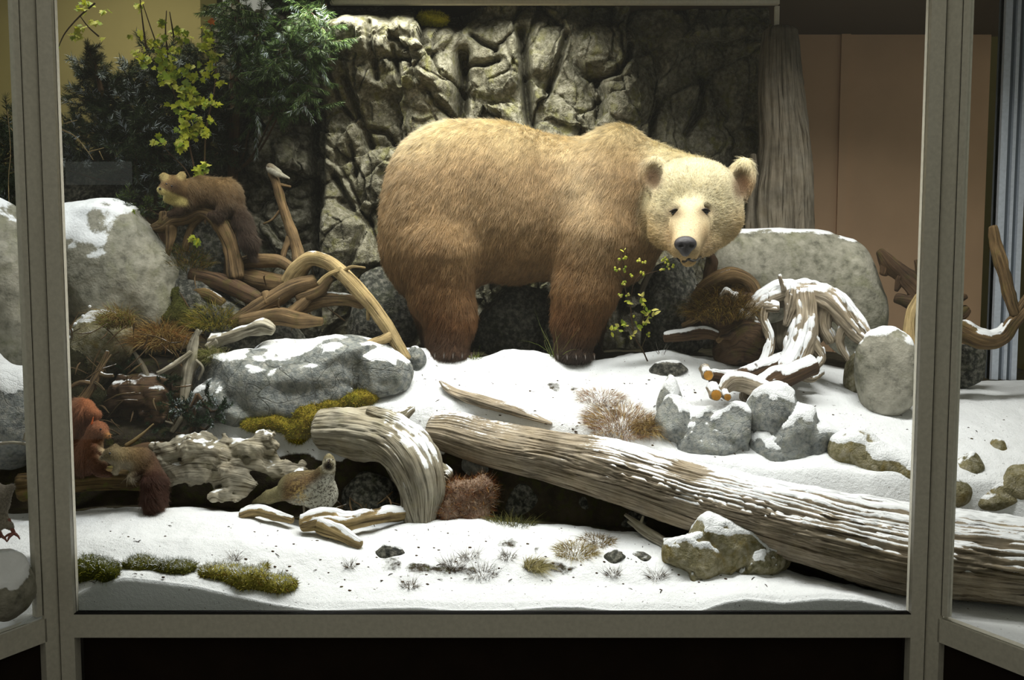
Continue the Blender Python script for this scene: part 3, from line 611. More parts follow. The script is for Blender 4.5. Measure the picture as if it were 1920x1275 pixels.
# dark rocks in the hollow below the log, and behind the bear
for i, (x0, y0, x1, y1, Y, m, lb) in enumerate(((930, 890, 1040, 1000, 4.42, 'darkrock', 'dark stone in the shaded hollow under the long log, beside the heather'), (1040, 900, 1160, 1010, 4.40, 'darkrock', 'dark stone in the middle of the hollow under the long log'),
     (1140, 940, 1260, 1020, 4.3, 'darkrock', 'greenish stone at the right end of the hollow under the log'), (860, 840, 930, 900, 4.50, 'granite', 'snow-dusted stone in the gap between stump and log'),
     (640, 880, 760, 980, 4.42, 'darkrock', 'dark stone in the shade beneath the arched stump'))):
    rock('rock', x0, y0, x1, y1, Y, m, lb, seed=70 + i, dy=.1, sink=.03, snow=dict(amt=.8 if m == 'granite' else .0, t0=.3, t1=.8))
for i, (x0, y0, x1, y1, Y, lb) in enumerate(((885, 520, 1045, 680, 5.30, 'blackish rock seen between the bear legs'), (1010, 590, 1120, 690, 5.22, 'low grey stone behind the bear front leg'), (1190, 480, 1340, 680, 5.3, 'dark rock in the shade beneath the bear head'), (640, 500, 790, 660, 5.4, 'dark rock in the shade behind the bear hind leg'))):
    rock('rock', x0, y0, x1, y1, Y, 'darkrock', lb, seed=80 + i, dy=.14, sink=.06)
# debris bank at the left under the roots
blob('rock', [(370, 570, 5.05, 70, .16, 60), (330, 520, 5.1, 55, .14, 40), (420, 600, 5.0, 60, .14, 45), (480, 640, 5.0, 90, .16, 40)], 'darkrock', 'dark mossy bank of stone beneath the root tangle', k=.06, noise=.04, nf=8.)
blob('rotten_stump', [(270, 740, 4.62, 52, .1, 42), (300, 765, 4.6, 40, .1, 36), (240, 770, 4.62, 40, .1, 30)], 'darkwood', 'crumbling dark brown rotten stump above the squirrels', 'stump', k=.03, noise=.05, nf=12., hh=.011, sharpn=.04, snow=dict(amt=.7, t0=.55, t1=.9, thick=.006))
# ------------------------------------------------------------------ dead wood
K = dict
wood('fallen_log', [[(812, 806, 4.50, 34), (850, 812, 4.48, 42), (930, 835, 4.40, 46), (1040, 858, 4.30, 52), (1150, 885, 4.20, 60), (1280, 925, 4.10, 68), (1420, 965, 4.0, 74), (1560, 1000, 3.9, 80), (1700, 1032, 3.82, 86), (1830, 1048, 3.74, 84), (1930, 1060, 3.68, 84), (2010, 1066, 3.64, 84)]],
     'log', 'long weathered grey log lying diagonally through the snow in front of the bear', 'log', seg=260, step=.008, groove=.085, lump=.10, gf=46., seed=3, flat=.92,
     snow=dict(amt=1.35, t0=.58, t1=.88, thick=.014, bias=.26, freq=4., fn=lambda p: .38 + .75 * sstep(.3, .7, p[:, 0])))
mb = MB(); bs = [(826, 722, 4, .030), (850, 738, 13, .024), (900, 756, 18, .022), (950, 771, 17, .022), (1000, 785, 11, .020), (1034, 796, 4, .012)]
bp = [on(a, b + 6) + np.array([0, 0, l]) for a, b, r, l in bs]; tube(mb, bp, [S(q[2], 4.6) for q in bs], seg=44, step=.007, flat=.5, groove=.22, lump=.25, seed=6)
tag(mb.build('bark_slab', MAT['log'], snow=dict(amt=.5, t0=.7, t1=.95, thick=.004)), 'flat dark bark slab lying on the snow above the long log', 'wood')
wood('arched_stump', [[(600, 808, 4.42, 34), (650, 808, 4.40, 38), (700, 815, 4.38, 40), (740, 832, 4.35, 44), (772, 868, 4.30, 48), (790, 915, 4.26, 44), (794, 965, 4.24, 32), (794, 1004, 4.22, 26)], [(608, 778, 4.45, 10), (655, 785, 4.44, 20), (700, 782, 4.44, 20), (745, 782, 4.43, 15), (775, 766, 4.42, 6)], [(612, 838, 4.40, 6), (660, 845, 4.37, 16), (715, 848, 4.34, 18), (748, 870, 4.30, 14)], [(690, 770, 4.40, 8), (740, 790, 4.36, 16), (790, 830, 4.32, 18), (815, 870, 4.28, 10)], [(750, 880, 4.26, 8), (764, 930, 4.22, 14), (780, 985, 4.21, 12)],
                      [(745, 830, 4.38, 24), (800, 870, 4.36, 22), (842, 895, 4.33, 12)]], 'drift',
     'arched weathered stump with deep grain standing over the hollow beside the log', 'stump', seg=130, step=.007, groove=.17, lump=.26, gf=34., snow=dict(amt=1.2, t0=.35, t1=.7, thick=.012, bias=.0, freq=9., fn=lambda p: .25 + .9 * sstep(-.62, -.45, p[:, 0])))
blob('driftwood', [(330, 850, 4.34, 42, .06, 26), (400, 845, 4.34, 50, .06, 26), (470, 835, 4.36, 50, .06, 24), (430, 875, 4.33, 50, .06, 26), (500, 870, 4.35, 44, .05, 20), (550, 880, 4.36, 36, .04, 13), (308, 870, 4.34, 20, .05, 26), (345, 885, 4.33, 34, .05, 16),
     (455, 905, 4.30, 34, .04, 16), (425, 925, 4.28, 22, .035, 11), (402, 932, 4.27, 12, .03, 8), (395, 880, 4.33, 34, .05, 18)], 'drift', 'gnarled pale driftwood piece lying above the dark hollow, left of the grouse', 'driftwood',
     k=.02, noise=.05, nf=17., hh=.006, warp=.03, snow=dict(amt=.75, t0=.5, t1=.95, thick=.003, bias=.0, freq=14.))
wood('branch', [[(455, 965, 4.14, 12), (480, 958, 4.13, 11), (515, 966, 4.12, 9), (548, 976, 4.10, 7)], [(458, 968, 4.14, 8), (460, 985, 4.13, 4)]], 'tan', 'short pale branch stub poking out of the snow in front of the grouse', seg=20, step=.006, lump=.25, snow=dict(amt=1., t0=.5, t1=.8, thick=.006))
wood('branch', [[(566, 985, 4.06, 13), (610, 975, 4.08, 19), (650, 980, 4.09, 17), (700, 970, 4.14, 14), (765, 962, 4.24, 12)], [(600, 985, 4.06, 16), (640, 1003, 4.02, 13), (676, 1022, 3.98, 7)], [(575, 990, 4.06, 8), (590, 965, 4.07, 5)]],
     'tan', 'snow-topped forked branch lying in front of the arched stump', seg=28, step=.007, lump=.25, groove=.2, snow=SN2)
wood('forked_stick', [[(1172, 965, 4.12, 3), (1200, 985, 4.08, 6), (1235, 1008, 4.03, 8), (1255, 1022, 4.0, 9)], [(1178, 978, 4.12, 2.5), (1210, 1002, 4.06, 5), (1245, 1022, 4.0, 6)], [(1200, 985, 4.08, 4), (1206, 968, 4.09, 2.5)]], 'drift', 'small grey forked stick under the log beside the snow-capped front rock', 'stick', seg=12, step=.006)
wood('arching_branch', [[(545, 530, 4.95, 20), (560, 504, 4.93, 18), (585, 486, 4.90, 14), (615, 492, 4.87, 13), (640, 512, 4.84, 14), (672, 545, 4.80, 14), (700, 578, 4.77, 13), (725, 612, 4.74, 12), (745, 645, 4.71, 11), (762, 674, 4.69, 9)],
                        [(738, 628, 4.73, 10), (715, 638, 4.68, 9), (680, 652, 4.64, 9), (645, 672, 4.60, 7), (600, 690, 4.58, 5), (558, 712, 4.56, 3)], [(645, 508, 4.82, 4), (660, 500, 4.80, 3), (685, 502, 4.78, 1.5)], [(640, 505, 4.82, 5), (615, 515, 4.80, 4), (597, 532, 4.79, 4)], [(692, 570, 4.77, 6), (690, 600, 4.77, 3)]],
     'tan', 'long tan branch arching down onto the snow left of the bear', seg=26, step=.008, groove=.16, lump=.14, snow=dict(amt=.5, t0=.7, t1=.95, thick=.003))
wood('root', [[(436, 606, 4.84, 12), (500, 570, 4.86, 19), (545, 543, 4.88, 17), (590, 530, 4.90, 15)], [(505, 568, 4.84, 12), (497, 548, 4.85, 8)], [(560, 560, 4.88, 12), (600, 545, 4.87, 10), (622, 520, 4.86, 5)]], 'brown', 'thick brown root leading up to the arching branch', 'root', seg=26, step=.008, groove=.18, lump=.18)
wood('root', [[(455, 604, 4.82, 14), (520, 594, 4.80, 18), (560, 600, 4.80, 16), (604, 602, 4.80, 8)], [(530, 600, 4.82, 12), (560, 575, 4.86, 12), (590, 545, 4.9, 10)]], 'brown', 'blunt brown root lowest in the tangle, above the snowy slab', 'root', seg=24, step=.008, groove=.18, lump=.18)
wood('root', [[(560, 578, 4.92, 12), (605, 564, 4.90, 13), (650, 562, 4.88, 12), (680, 570, 4.86, 11)]], 'brown', 'horizontal brown root with a pale snowy top passing behind the arching branch', 'root', seg=20, step=.008, snow=dict(amt=.8, t0=.6, t1=.9, thick=.004))
wood('root', [[(440, 498, 5.06, 12), (478, 490, 5.05, 13), (520, 490, 5.03, 12), (552, 508, 5.0, 10)], [(450, 520, 5.06, 18), (500, 530, 5.04, 20), (550, 535, 5.0, 16)]], 'brown', 'dusky root looping at the back of the tangle', 'root', seg=20, step=.009)
wood('root', [[(360, 515, 4.98, 14), (410, 528, 4.96, 16), (450, 545, 4.93, 17), (486, 562, 4.90, 14)]], 'darkwood', 'dark mossy root slanting down from the marten perch', 'root', seg=22, step=.009)
wood('root', [[(350, 545, 4.94, 9), (385, 552, 4.92, 12), (418, 570, 4.90, 9)]], 'mossroot', 'short green mossy root end in the left of the tangle', 'root', seg=18, snow=dict(amt=.6, t0=.5, t1=.9, thick=.004))
wood('branch', [[(398, 640, 4.74, 14), (430, 632, 4.72, 13), (465, 620, 4.70, 13), (492, 612, 4.69, 14), (512, 618, 4.68, 9)], [(405, 640, 4.72, 10), (388, 652, 4.70, 6)]], 'drift', 'pale snow-topped branch stub below the brown roots', seg=24, step=.006, lump=.4, groove=.3, snow=dict(amt=.9, t0=.5, t1=1., thick=.004, bias=.1, freq=26.))
wood('perch_branch', [[(286, 428, 5.02, 8), (305, 425, 5.0, 14), (325, 412, 5.0, 16), (350, 408, 5.0, 13), (378, 396, 5.0, 13), (405, 408, 5.0, 15), (425, 440, 4.99, 15), (436, 475, 4.98, 15), (444, 520, 4.96, 16)], [(320, 425, 4.99, 12), (318, 455, 4.98, 8), (312, 485, 4.97, 4)], [(308, 420, 5.0, 12), (306, 398, 5.0, 7)], [(385, 400, 5.02, 10), (360, 425, 5.03, 7), (345, 470, 5.02, 6)]],
     'brown', 'gnarled pale-edged branch arching under the marten', 'branch', seg=26, step=.008, groove=.2, lump=.22, seed=4)
wood('bird_stump', [[(508, 322, 5.25, 6), (518, 345, 5.22, 8), (530, 385, 5.20, 9), (543, 425, 5.18, 10), (558, 470, 5.15, 12), (566, 510, 5.1, 13)], [(545, 440, 5.18, 7), (535, 465, 5.14, 6), (528, 492, 5.1, 4)], [(530, 388, 5.2, 3), (512, 410, 5.19, 2), (494, 420, 5.18, 2)], [(520, 345, 5.22, 3), (545, 350, 5.2, 2)], [(548, 430, 5.17, 3), (552, 455, 5.16, 4)]],
     'brown', 'slim broken snag with a small bird on its tip, in front of the shaded rock', 'stump', seg=16, step=.008, lump=.2)
wood('stick', [[(371, 618, 4.60, 3), (362, 650, 4.60, 9), (352, 700, 4.58, 11), (345, 745, 4.55, 8), (336, 785, 4.52, 6), (322, 810, 4.50, 4)], [(358, 660, 4.58, 5), (325, 685, 4.54, 5), (295, 700, 4.52, 4)], [(360, 640, 4.6, 5), (378, 620, 4.6, 2)], [(326, 795, 4.5, 3), (310, 790, 4.49, 2)], [(368, 675, 4.57, 3), (380, 690, 4.56, 3), (372, 712, 4.56, 2)]],
     'drift', 'bare upright grey stick with a side twig, left of the snowy slab', 'stick', seg=16, step=.007, lump=.25, snow=dict(amt=.5, t0=.6, t1=.9, thick=.003))
wood('stick', [[(202, 660, 4.55, 4), (185, 700, 4.52, 8), (165, 735, 4.48, 9), (135, 775, 4.44, 9)], [(182, 700, 4.52, 5), (200, 705, 4.5, 4), (212, 705, 4.49, 3)], [(168, 718, 4.48, 4), (148, 718, 4.46, 4), (128, 728, 4.44, 3)], [(172, 715, 4.49, 3), (185, 722, 4.48, 3), (195, 732, 4.47, 2)]],
     'brown', 'pale crooked stick leaning above the red squirrel', 'stick', seg=16, step=.007, snow=dict(amt=.8, t0=.6, t1=.9, thick=.004))
wood('stick', [[(252, 660, 4.66, 3), (270, 690, 4.64, 5), (280, 715, 4.63, 4), (287, 722, 4.62, 2)]], 'drift', 'short knobbly twig above the rotten stump', 'stick', seg=10)
wood('stick', [[(236, 836, 4.42, 4), (262, 818, 4.43, 3), (288, 795, 4.44, 1.5)]], 'tan', 'thin straight twig rising behind the second squirrel', 'stick', seg=8)
wood('twig', [[(0, 832, 4.1, 3), (30, 830, 4.1, 3), (75, 838, 4.1, 3)], [(45, 825, 4.1, 3), (52, 808, 4.1, 3), (78, 785, 4.1, 2)]], 'drift', 'thin pale twigs crossing the side pane left of the left post', 'twig', seg=8, snow=dict(amt=.8, t0=.5, t1=.9, thick=.003))
# log the squirrels sit on
wood('squirrel_log', [[(40, 912, 4.18, 26), (100, 905, 4.20, 24), (150, 903, 4.21, 20), (200, 898, 4.22, 22), (250, 900, 4.24, 20), (280, 905, 4.26, 14)], [(60, 900, 4.18, 12), (65, 875, 4.18, 7)], [(70, 930, 4.16, 14), (80, 950, 4.14, 10)]], 'mossroot', 'rough mossy log end carrying the two squirrels', 'log', seg=50, step=.008, groove=.25, lump=.25, snow=dict(amt=.5, t0=.6, t1=.95, thick=.006))
wood('root', [[(75, 880, 4.3, 10), (120, 870, 4.32, 16), (180, 880, 4.34, 20), (260, 860, 4.38, 24), (310, 850, 4.4, 20)]], 'darkwood', 'dark root behind the squirrels', 'root', seg=24)
# root mass right of the bear
blob('root_stump', [(1362, 542, 4.98, 54, .10, 32), (1350, 590, 4.96, 66, .12, 44), (1395, 640, 4.90, 56, .11, 40), (1405, 580, 4.94, 34, .10, 40)], 'darkwood', 'rounded dark brown root stump beneath the bear chin', 'stump',
     k=.03, noise=.05, nf=11., hh=.010, warp=.04, sharpn=.03, snow=dict(amt=1., t0=.45, t1=.9, thick=.006, bias=.05, freq=12., fn=lambda p: .1 + .9 * sstep(1.12, 1.22, p[:, 0])))
wood('root', [[(1300, 560, 4.92, 6), (1330, 535, 4.9, 14), (1370, 520, 4.9, 20), (1405, 535, 4.9, 20), (1418, 570, 4.88, 14)], [(1310, 590, 4.9, 5), (1350, 565, 4.88, 9), (1400, 560, 4.88, 11)], [(1280, 610, 4.9, 5), (1330, 590, 4.86, 8), (1390, 598, 4.85, 11), (1420, 625, 4.84, 9)], [(1345, 640, 4.84, 5), (1380, 620, 4.83, 8), (1430, 640, 4.82, 8)]], 'brown', 'weathered root curling over the dark stump beneath the bear chin', 'root', seg=28, groove=.2, lump=.25, snow=dict(amt=.6, t0=.6, t1=.95, thick=.004))
wood('branch', [[(1246, 634, 4.86, 7), (1280, 630, 4.86, 10), (1320, 626, 4.86, 11), (1345, 632, 4.86, 7)]], 'darkwood', 'reddish dark flat branch end with snow on top, left of the dark stump', seg=20, groove=.2, lump=.2, snow=SN2)
wood('snag', [[(1330, 560, 5.02, 12), (1332, 520, 5.02, 12), (1334, 490, 5.02, 10), (1330, 468, 5.02, 4)]], 'darkwood', 'dark snag stub standing right behind the bear chin', 'stump', seg=18, lump=.3)
wood('dead_root', [[(1395, 600, 4.82, 12), (1420, 575, 4.84, 16), (1460, 556, 4.86, 20), (1505, 550, 4.85, 24), (1550, 562, 4.82, 26), (1580, 590, 4.78, 22), (1610, 625, 4.74, 17), (1638, 650, 4.70, 12)], [(1505, 555, 4.84, 24), (1510, 600, 4.80, 24), (1500, 650, 4.76, 24), (1480, 690, 4.72, 22), (1430, 730, 4.66, 20), (1400, 750, 4.62, 18)],
                   [(1485, 545, 4.82, 10), (1480, 580, 4.80, 10), (1472, 610, 4.78, 5)], [(1410, 575, 4.82, 7), (1440, 578, 4.80, 7), (1460, 580, 4.79, 5)], [(1550, 570, 4.82, 20), (1545, 610, 4.8, 14), (1560, 640, 4.78, 12)], [(1400, 590, 4.82, 8), (1425, 610, 4.8, 5), (1440, 622, 4.8, 3)], [(1440, 560, 4.84, 12), (1430, 600, 4.80, 9), (1445, 640, 4.76, 7), (1430, 690, 4.72, 9)], [(1520, 640, 4.76, 10), (1540, 670, 4.74, 8), (1530, 690, 4.72, 5)], [(1470, 545, 4.8, 5), (1462, 520, 4.8, 3)], [(1590, 600, 4.76, 10), (1575, 640, 4.76, 7), (1590, 675, 4.75, 4)], [(1380, 560, 4.8, 6), (1362, 548, 4.8, 4), (1350, 556, 4.8, 2)], [(1490, 700, 4.72, 7), (1520, 712, 4.72, 5), (1545, 700, 4.72, 2)]],
     'log', 'snow-covered arching root with several dangling legs, right of the bear', 'root', seg=56, step=.007, groove=.28, lump=.28, gf=16, snow=dict(amt=1.2, t0=.1, t1=.62, thick=.024, bias=.25, freq=11.))
wood('dead_root', [[(1334, 706, 4.56, 12), (1380, 712, 4.60, 16), (1440, 690, 4.70, 16), (1500, 660, 4.76, 12)]], 'darkwood', 'snowy root lying under the arching root, its cut end at the left', 'root', seg=26, snow=SN2)
wood('dead_root', [[(1400, 745, 4.55, 10), (1440, 722, 4.58, 20), (1480, 705, 4.62, 22), (1525, 685, 4.66, 18)]], 'darkwood', 'stout dark snowy root end just behind the grey rocks', 'root', seg=26, snow=SN2)
wood('dead_root', [[(1350, 738, 4.44, 11), (1375, 718, 4.48, 17), (1430, 732, 4.50, 17), (1462, 745, 4.50, 12)], [(1420, 770, 4.48, 9), (1450, 745, 4.50, 10), (1475, 728, 4.52, 8)]], 'log', 'snow-laden branch knot above the snow-cushioned rock', 'root', seg=24, snow=SN2)
for (px, py, Y, r, lb) in ((1343, 741, 4.36, 11, 'sawn orange branch end facing out of the snowy roots'), (1328, 704, 4.46, 10, 'yellow sawn stub at the left tip of the snowy roots'), (1364, 745, 4.36, 7, 'small sawn stub beside the orange branch end')):
    c = W(px, py, Y); mb = MB(); ring = [c + np.array([0, .10, .02]), c + np.array([0, .04, .0]), c]; tube(mb, ring, [S(r, Y)] * 3, seg=20, step=.01, groove=.1, lump=.12, caps=(.2, .02))
    e = mb.build('branch_stub', MAT['log'], snow=dict(amt=1., t0=.2, t1=.6, thick=.008, bias=.3)); tag(e, lb, 'branch')
    mb = MB(); a = np.linspace(0, 2 * math.pi, 20, endpoint=False); rr = S(r * .86, Y)
    v = np.concatenate([[c + np.array([0, -.003, 0])], c + np.stack([np.cos(a) * rr, 0 * a - .002, np.sin(a) * rr], -1), c + np.stack([np.cos(a) * rr, 0 * a + .01, np.sin(a) * rr], -1)])
    mb.add(v, [(1 + i, 1 + (i + 1) % 20, 21 + (i + 1) % 20, 21 + i) for i in range(20)], [(0, 1 + (i + 1) % 20, 1 + i) for i in range(20)])
    v2 = v - np.array(e.location); me = bpy.data.meshes.new('cut_face'); q, t = mb.arrays()[1:]; fill_mesh(me, v2, q, t, False); me.materials.append(MAT['cut']); o = bpy.data.objects.new('cut_face', me); COL.objects.link(o); o.parent = e; o['label'] = 'orange sawn cut face'
# far right dark root cluster and curved branches
wood('root_tangle', [[(1650, 470, 5.15, 8), (1675, 500, 5.13, 16), (1705, 530, 5.1, 18), (1740, 560, 5.05, 20), (1790, 590, 5.0, 18), (1815, 580, 5.0, 8)], [(1665, 490, 5.14, 10), (1658, 515, 5.14, 8)], [(1740, 560, 5.05, 16), (1725, 520, 5.08, 7), (1718, 488, 5.1, 4)], [(1680, 560, 5.08, 10), (1740, 575, 5.05, 22)], [(1760, 580, 5.03, 14), (1800, 560, 5.0, 8), (1812, 556, 5.0, 4)], [(1690, 520, 5.1, 10), (1680, 545, 5.1, 4)], [(1745, 575, 5.05, 18), (1750, 640, 5.0, 16), (1740, 720, 4.95, 20)]],
     'darkwood', 'dark thorny root tangle on both sides of the right post', 'root', seg=20, step=.009, lump=.35, groove=.3, snow=dict(amt=.3, t0=.6, t1=.9, thick=.003))
wood('branch', [[(1758, 535, 4.9, 8), (1735, 548, 4.88, 9), (1715, 572, 4.86, 10), (1706, 605, 4.84, 11), (1706, 660, 4.8, 13)]], 'tan', 'curved yellowish branch hooked left of the right post', seg=18)
wood('branch', [[(1765, 600, 4.85, 12), (1800, 620, 4.85, 19), (1840, 636, 4.85, 19), (1875, 634, 4.86, 15), (1900, 605, 4.87, 12), (1930, 572, 4.88, 10)], [(1862, 425, 4.92, 7), (1868, 460, 4.92, 11), (1880, 505, 4.9, 11), (1892, 550, 4.88, 11), (1905, 590, 4.87, 10)], [(1905, 590, 4.87, 8), (1925, 555, 4.88, 6)], [(1770, 605, 4.86, 14), (1768, 680, 4.84, 18), (1765, 760, 4.8, 20)]],
     'brown', 'forked branch with snow along its trough, right of the right post', seg=26, step=.009, lump=.22, groove=.2, snow=dict(amt=1.2, t0=.4, t1=.7, thick=.018, bias=.35, fn=lambda p: 1 - sstep(1.25, 1.33, p[:, 2])))
rock('rock', 1770, 640, 1862, 715, 5.2, 'darkrock', 'dark shadowed stone beneath the forked branch at the right', seed=90, dy=.1, sink=.05)
# stones strip behind the forked branch
wood('stake', [[(1196, 560, 5.1, 5), (1222, 500, 5.1, 6), (1232, 478, 5.1, 3)]], 'trunk', 'thin grey stake in the shade beside the budding sapling', 'stick', seg=10)

blob('dark_backing', [(150, 420, 6.0, 120, .12, 130), (280, 400, 6.02, 130, .12, 150), (380, 430, 6.0, 90, .12, 150), (60, 450, 6.0, 120, .12, 130)], 'darkrock', 'dark rock backing added behind the pine and the marten', k=.08, noise=.05, nf=5., hh=.02)  # dark backing added so the gap behind the pine reads black
mb = MB(); tl = RNG.uniform
for k in range(150):
    if k < 95: px, py, Y = tl(125, 345), tl(610, 830), tl(4.35, 4.72)
    elif k < 125: px, py, Y = tl(330, 640), tl(500, 620), tl(4.8, 5.0)
    else: px, py, Y = tl(620, 760), tl(930, 1000), tl(4.2, 4.3)
    c = on(px, py) if k % 3 == 0 else W(px, py, Y); c = c + np.array([0, 0, .01]); d = unit2 = np.array([tl(-1, 1), tl(-.6, .3), tl(-.9, .4)]); d = d / np.linalg.norm(d); L = tl(.05, .16)
    tube(mb, [c - d * L / 2, c + np.array([tl(-.01, .01), 0, tl(-.01, .015)]), c + d * L / 2], [tl(.001, .004), tl(.002, .005), .001], seg=6, step=.014, lump=.3)
tag(mb.build('twig_litter', MAT['brown'], snow=dict(amt=.5, t0=.5, t1=.9, thick=.002)), 'fine litter of dead twigs and rootlets on the shaded left bank', 'twig litter', kind='stuff')

mb = MB()
for k in range(420):
    px = RNG.uniform(150, 1900); py = RNG.choice([RNG.uniform(690, 860), RNG.uniform(985, 1110)]); c = on(px, py)
    if k % 3:
        v, t = rockshape(3, k % 7, rough=.3); mb.add(v * RNG.uniform(.002, .006) * np.array([1.4, 1, .7]) + c, t=t)
    else:
        d = np.array([RNG.uniform(-1, 1), RNG.uniform(-1, 1), .15]); L = RNG.uniform(.01, .035); tube(mb, [c - d * L / 2, c + np.array([0, 0, .003]), c + d * L / 2], [.0012, .0016, .0008], seg=5, step=.01)
tag(mb.build('bark_crumbs', MAT['darkwood'], snow=dict(amt=0.)), 'specks of bark and broken twigs scattered over the snow', 'litter', kind='stuff')
# ------------------------------------------------------------------ plants
def unit(v): v = np.asarray(v, float); return v / (np.linalg.norm(v, axis=-1, keepdims=True) + 1e-12)
def blades(mb, base, d, ln, w, cols, segs=4, droop=.4, curl=.25):
    """thin tapering bent blades; base, d (n,3); ln, w (n,)"""
    n = len(base); d = unit(d); sd = unit(np.cross(d, RNG.normal(size=(n, 3)))); bend = unit(RNG.normal(size=(n, 3)) * curl + np.array([0, 0, -droop]))
    V = []
    for k in range(segs + 1):
        t = k / segs; c = base + d * (ln * t)[:, None] + bend * (ln * t * t * .55)[:, None]; ww = (w * (1 - t * .92))[:, None]
        V += [c - sd * ww, c + sd * ww]
    V = np.stack(V, 1); m = 2 * (segs + 1); off = np.arange(n)[:, None] * m
    Q = np.concatenate([off + np.array([2 * k, 2 * k + 1, 2 * k + 3, 2 * k + 2]) for k in range(segs)])
    mb.add(V.reshape(-1, 3), Q, c=np.repeat(cols, m, 0))
def pal(cols, n, j=.12):
    P = np.array([lin(c) for c in cols]); c = P[RNG.integers(0, len(P), n)]; return np.clip(c * (1 + RNG.normal(size=(n, 1)) * j), 0, 1)
def tuft(name, px, py, rpx, n, ln, label, cols, cat='grass tuft', w=.0012, spread=.6, lean=(0, -.2), Y=None, group=None, droop=.5, h0=0., ry=None, up=1.):
    c = on(px, py) if Y is None else W(px, py, Y); r = S(rpx, c[1]); a = RNG.uniform(0, 2 * math.pi, n); q = np.sqrt(RNG.uniform(0, 1, n)) * r
    b = c + np.stack([np.cos(a) * q, np.sin(a) * q * (ry or .6), 0 * q], -1)
    if Y is None: b[:, 2] = hgt(b[:, 0], b[:, 1]) - .006
    else: b[:, 2] += RNG.uniform(-1, 1, n) * r * .55 * np.sqrt(np.clip(1 - (q / r) ** 2, 0, 1)) + .25 * r * np.sqrt(np.clip(1 - (q / r) ** 2, 0, 1))
    b[:, 2] += h0
    d = np.stack([np.cos(a) * spread * (q / r + .2) + lean[0], np.sin(a) * spread * (q / r + .2) + lean[1], np.full(n, up)], -1) + RNG.normal(size=(n, 3)) * .22
    mb = MB(); blades(mb, b, d, ln * RNG.uniform(.5, 1.1, n), np.full(n, w), pal(cols, n), droop=droop)
    return tag(mb.build(name, MAT['blade']), label, cat, group)
def gm(px, py, rx, ry, rz):
    c = on(px, py + rz * .5); return (px, py, float(c[1]) + ry * .3, rx, ry, rz)
def moss(name, prims, label, cols, ln=.012, dens=30000, cat='moss', tips=None, k=.03, noise=.02, w=.0016, hh=.008, up=.3):
    mb = blob('', prims, '', '', build=False, k=k, noise=noise, nf=16., hh=hh); v, q, t = mb.arrays()
    out = MB(); cc = np.array([lin(c) for c in cols]); f = .5 + .5 * fbm(v * 12, 3, 5); f = f[:, None]; base = cc[0] * (1 - f) + cc[-1] * f
    out.add(v, q, c=base * .75)
    p0, p1, p2, p3 = v[q[:, 0]], v[q[:, 1]], v[q[:, 2]], v[q[:, 3]]; nr = np.cross(p2 - p0, p3 - p1); A = np.linalg.norm(nr, axis=1) / 2; nr = unit(nr)
    n = int(A.sum() * dens); i = RNG.choice(len(q), n, p=A / A.sum()); u, s = RNG.uniform(0, 1, (2, n, 1))
    P = (p0[i] * (1 - u) + p1[i] * u) * (1 - s) + (p3[i] * (1 - u) + p2[i] * u) * s
    cols_ = pal(cols, n, .2)
    if tips: m = (nr[i][:, 2] + RNG.normal(size=n) * .25 > tips); cols_[m] = lin((225, 228, 230))
    blades(out, P - nr[i] * .002, nr[i] + RNG.normal(size=(n, 3)) * .5 + np.array([0, 0, up]), ln * RNG.uniform(.5, 1.3, n), np.full(n, w), cols_, segs=2, droop=.1, curl=.4)
    return tag(out.build(name, MAT['moss']), label, cat)
DRY = [(168, 140, 84), (140, 108, 60), (196, 172, 118), (110, 78, 42)]; GOLD = [(150, 122, 62), (118, 92, 48), (176, 154, 98), (90, 68, 36)]; GRN = [(96, 128, 40), (70, 96, 30), (140, 150, 70)]
tuft('dry_grass', 1165, 790, 66, 2300, .11, 'pale dry grass tuft in the snow behind the middle of the log', DRY + [(206, 196, 180), (150, 110, 90)], droop=.9, spread=1.0)
tuft('dry_grass', 1215, 805, 22, 600, .15, 'golden hanging grass at the right end of the dry tuft beside the frosted rock', GOLD, droop=1.3, spread=.5, lean=(0, -.9))
tuft('dry_grass', 1125, 745, 40, 700, .08, 'frosted twiggy grass at the back of the dry tuft', [(190, 176, 156), (150, 116, 90), (214, 208, 200)], droop=.6, spread=1.0)
tuft('golden_grass', 220, 612, 28, 900, .20, 'golden grass clump hanging below the big pale boulder', GOLD + GRN[2:], Y=4.66, droop=1.6, spread=.35, lean=(0, -.7))
tuft('golden_grass', 300, 640, 46, 1800, .16, 'rusty golden grass bed left of the upright stick', GOLD + [(150, 100, 50)], Y=4.72, droop=1.3, spread=.8, lean=(0, -.5), h0=-.02)
tuft('green_grass', 400, 610, 50, 1000, .10, 'yellow-green grass in the gap of the root tangle', [(120, 118, 40), (150, 130, 50), (90, 90, 30)], Y=4.84, droop=.8, spread=.9, lean=(0, -.5))
tuft('green_grass', 345, 500, 50, 900, .10, 'mossy brown grass under the marten perch', [(96, 84, 36), (120, 96, 40), (74, 84, 28)], Y=5.0, droop=.8, spread=.9, lean=(0, -.5))
tuft('green_grass', 400, 680, 26, 700, .13, 'drooping green-grey grass beside the upright stick', [(120, 120, 60), (160, 150, 110), (90, 96, 40)], Y=4.66, droop=1.4, spread=.4, lean=(0, -.6))
tuft('golden_grass', 1352, 592, 62, 2600, .16, 'olive-brown grass over the dark stump beneath the bear chin', [(110, 84, 34), (84, 70, 28), (140, 116, 50), (70, 48, 24)], Y=4.84, droop=1.7, spread=.5, lean=(-.2, -.7))
tuft('golden_grass', 1375, 655, 40, 900, .10, 'yellowish grass at the foot of the dark stump', [(140, 116, 44), (110, 90, 40), (160, 140, 70)], droop=1.0, spread=.8, lean=(0, -.4))
tuft('green_grass', 828, 655, 26, 260, .07, 'short bright green grass at the bear hind foot', GRN, droop=.3)
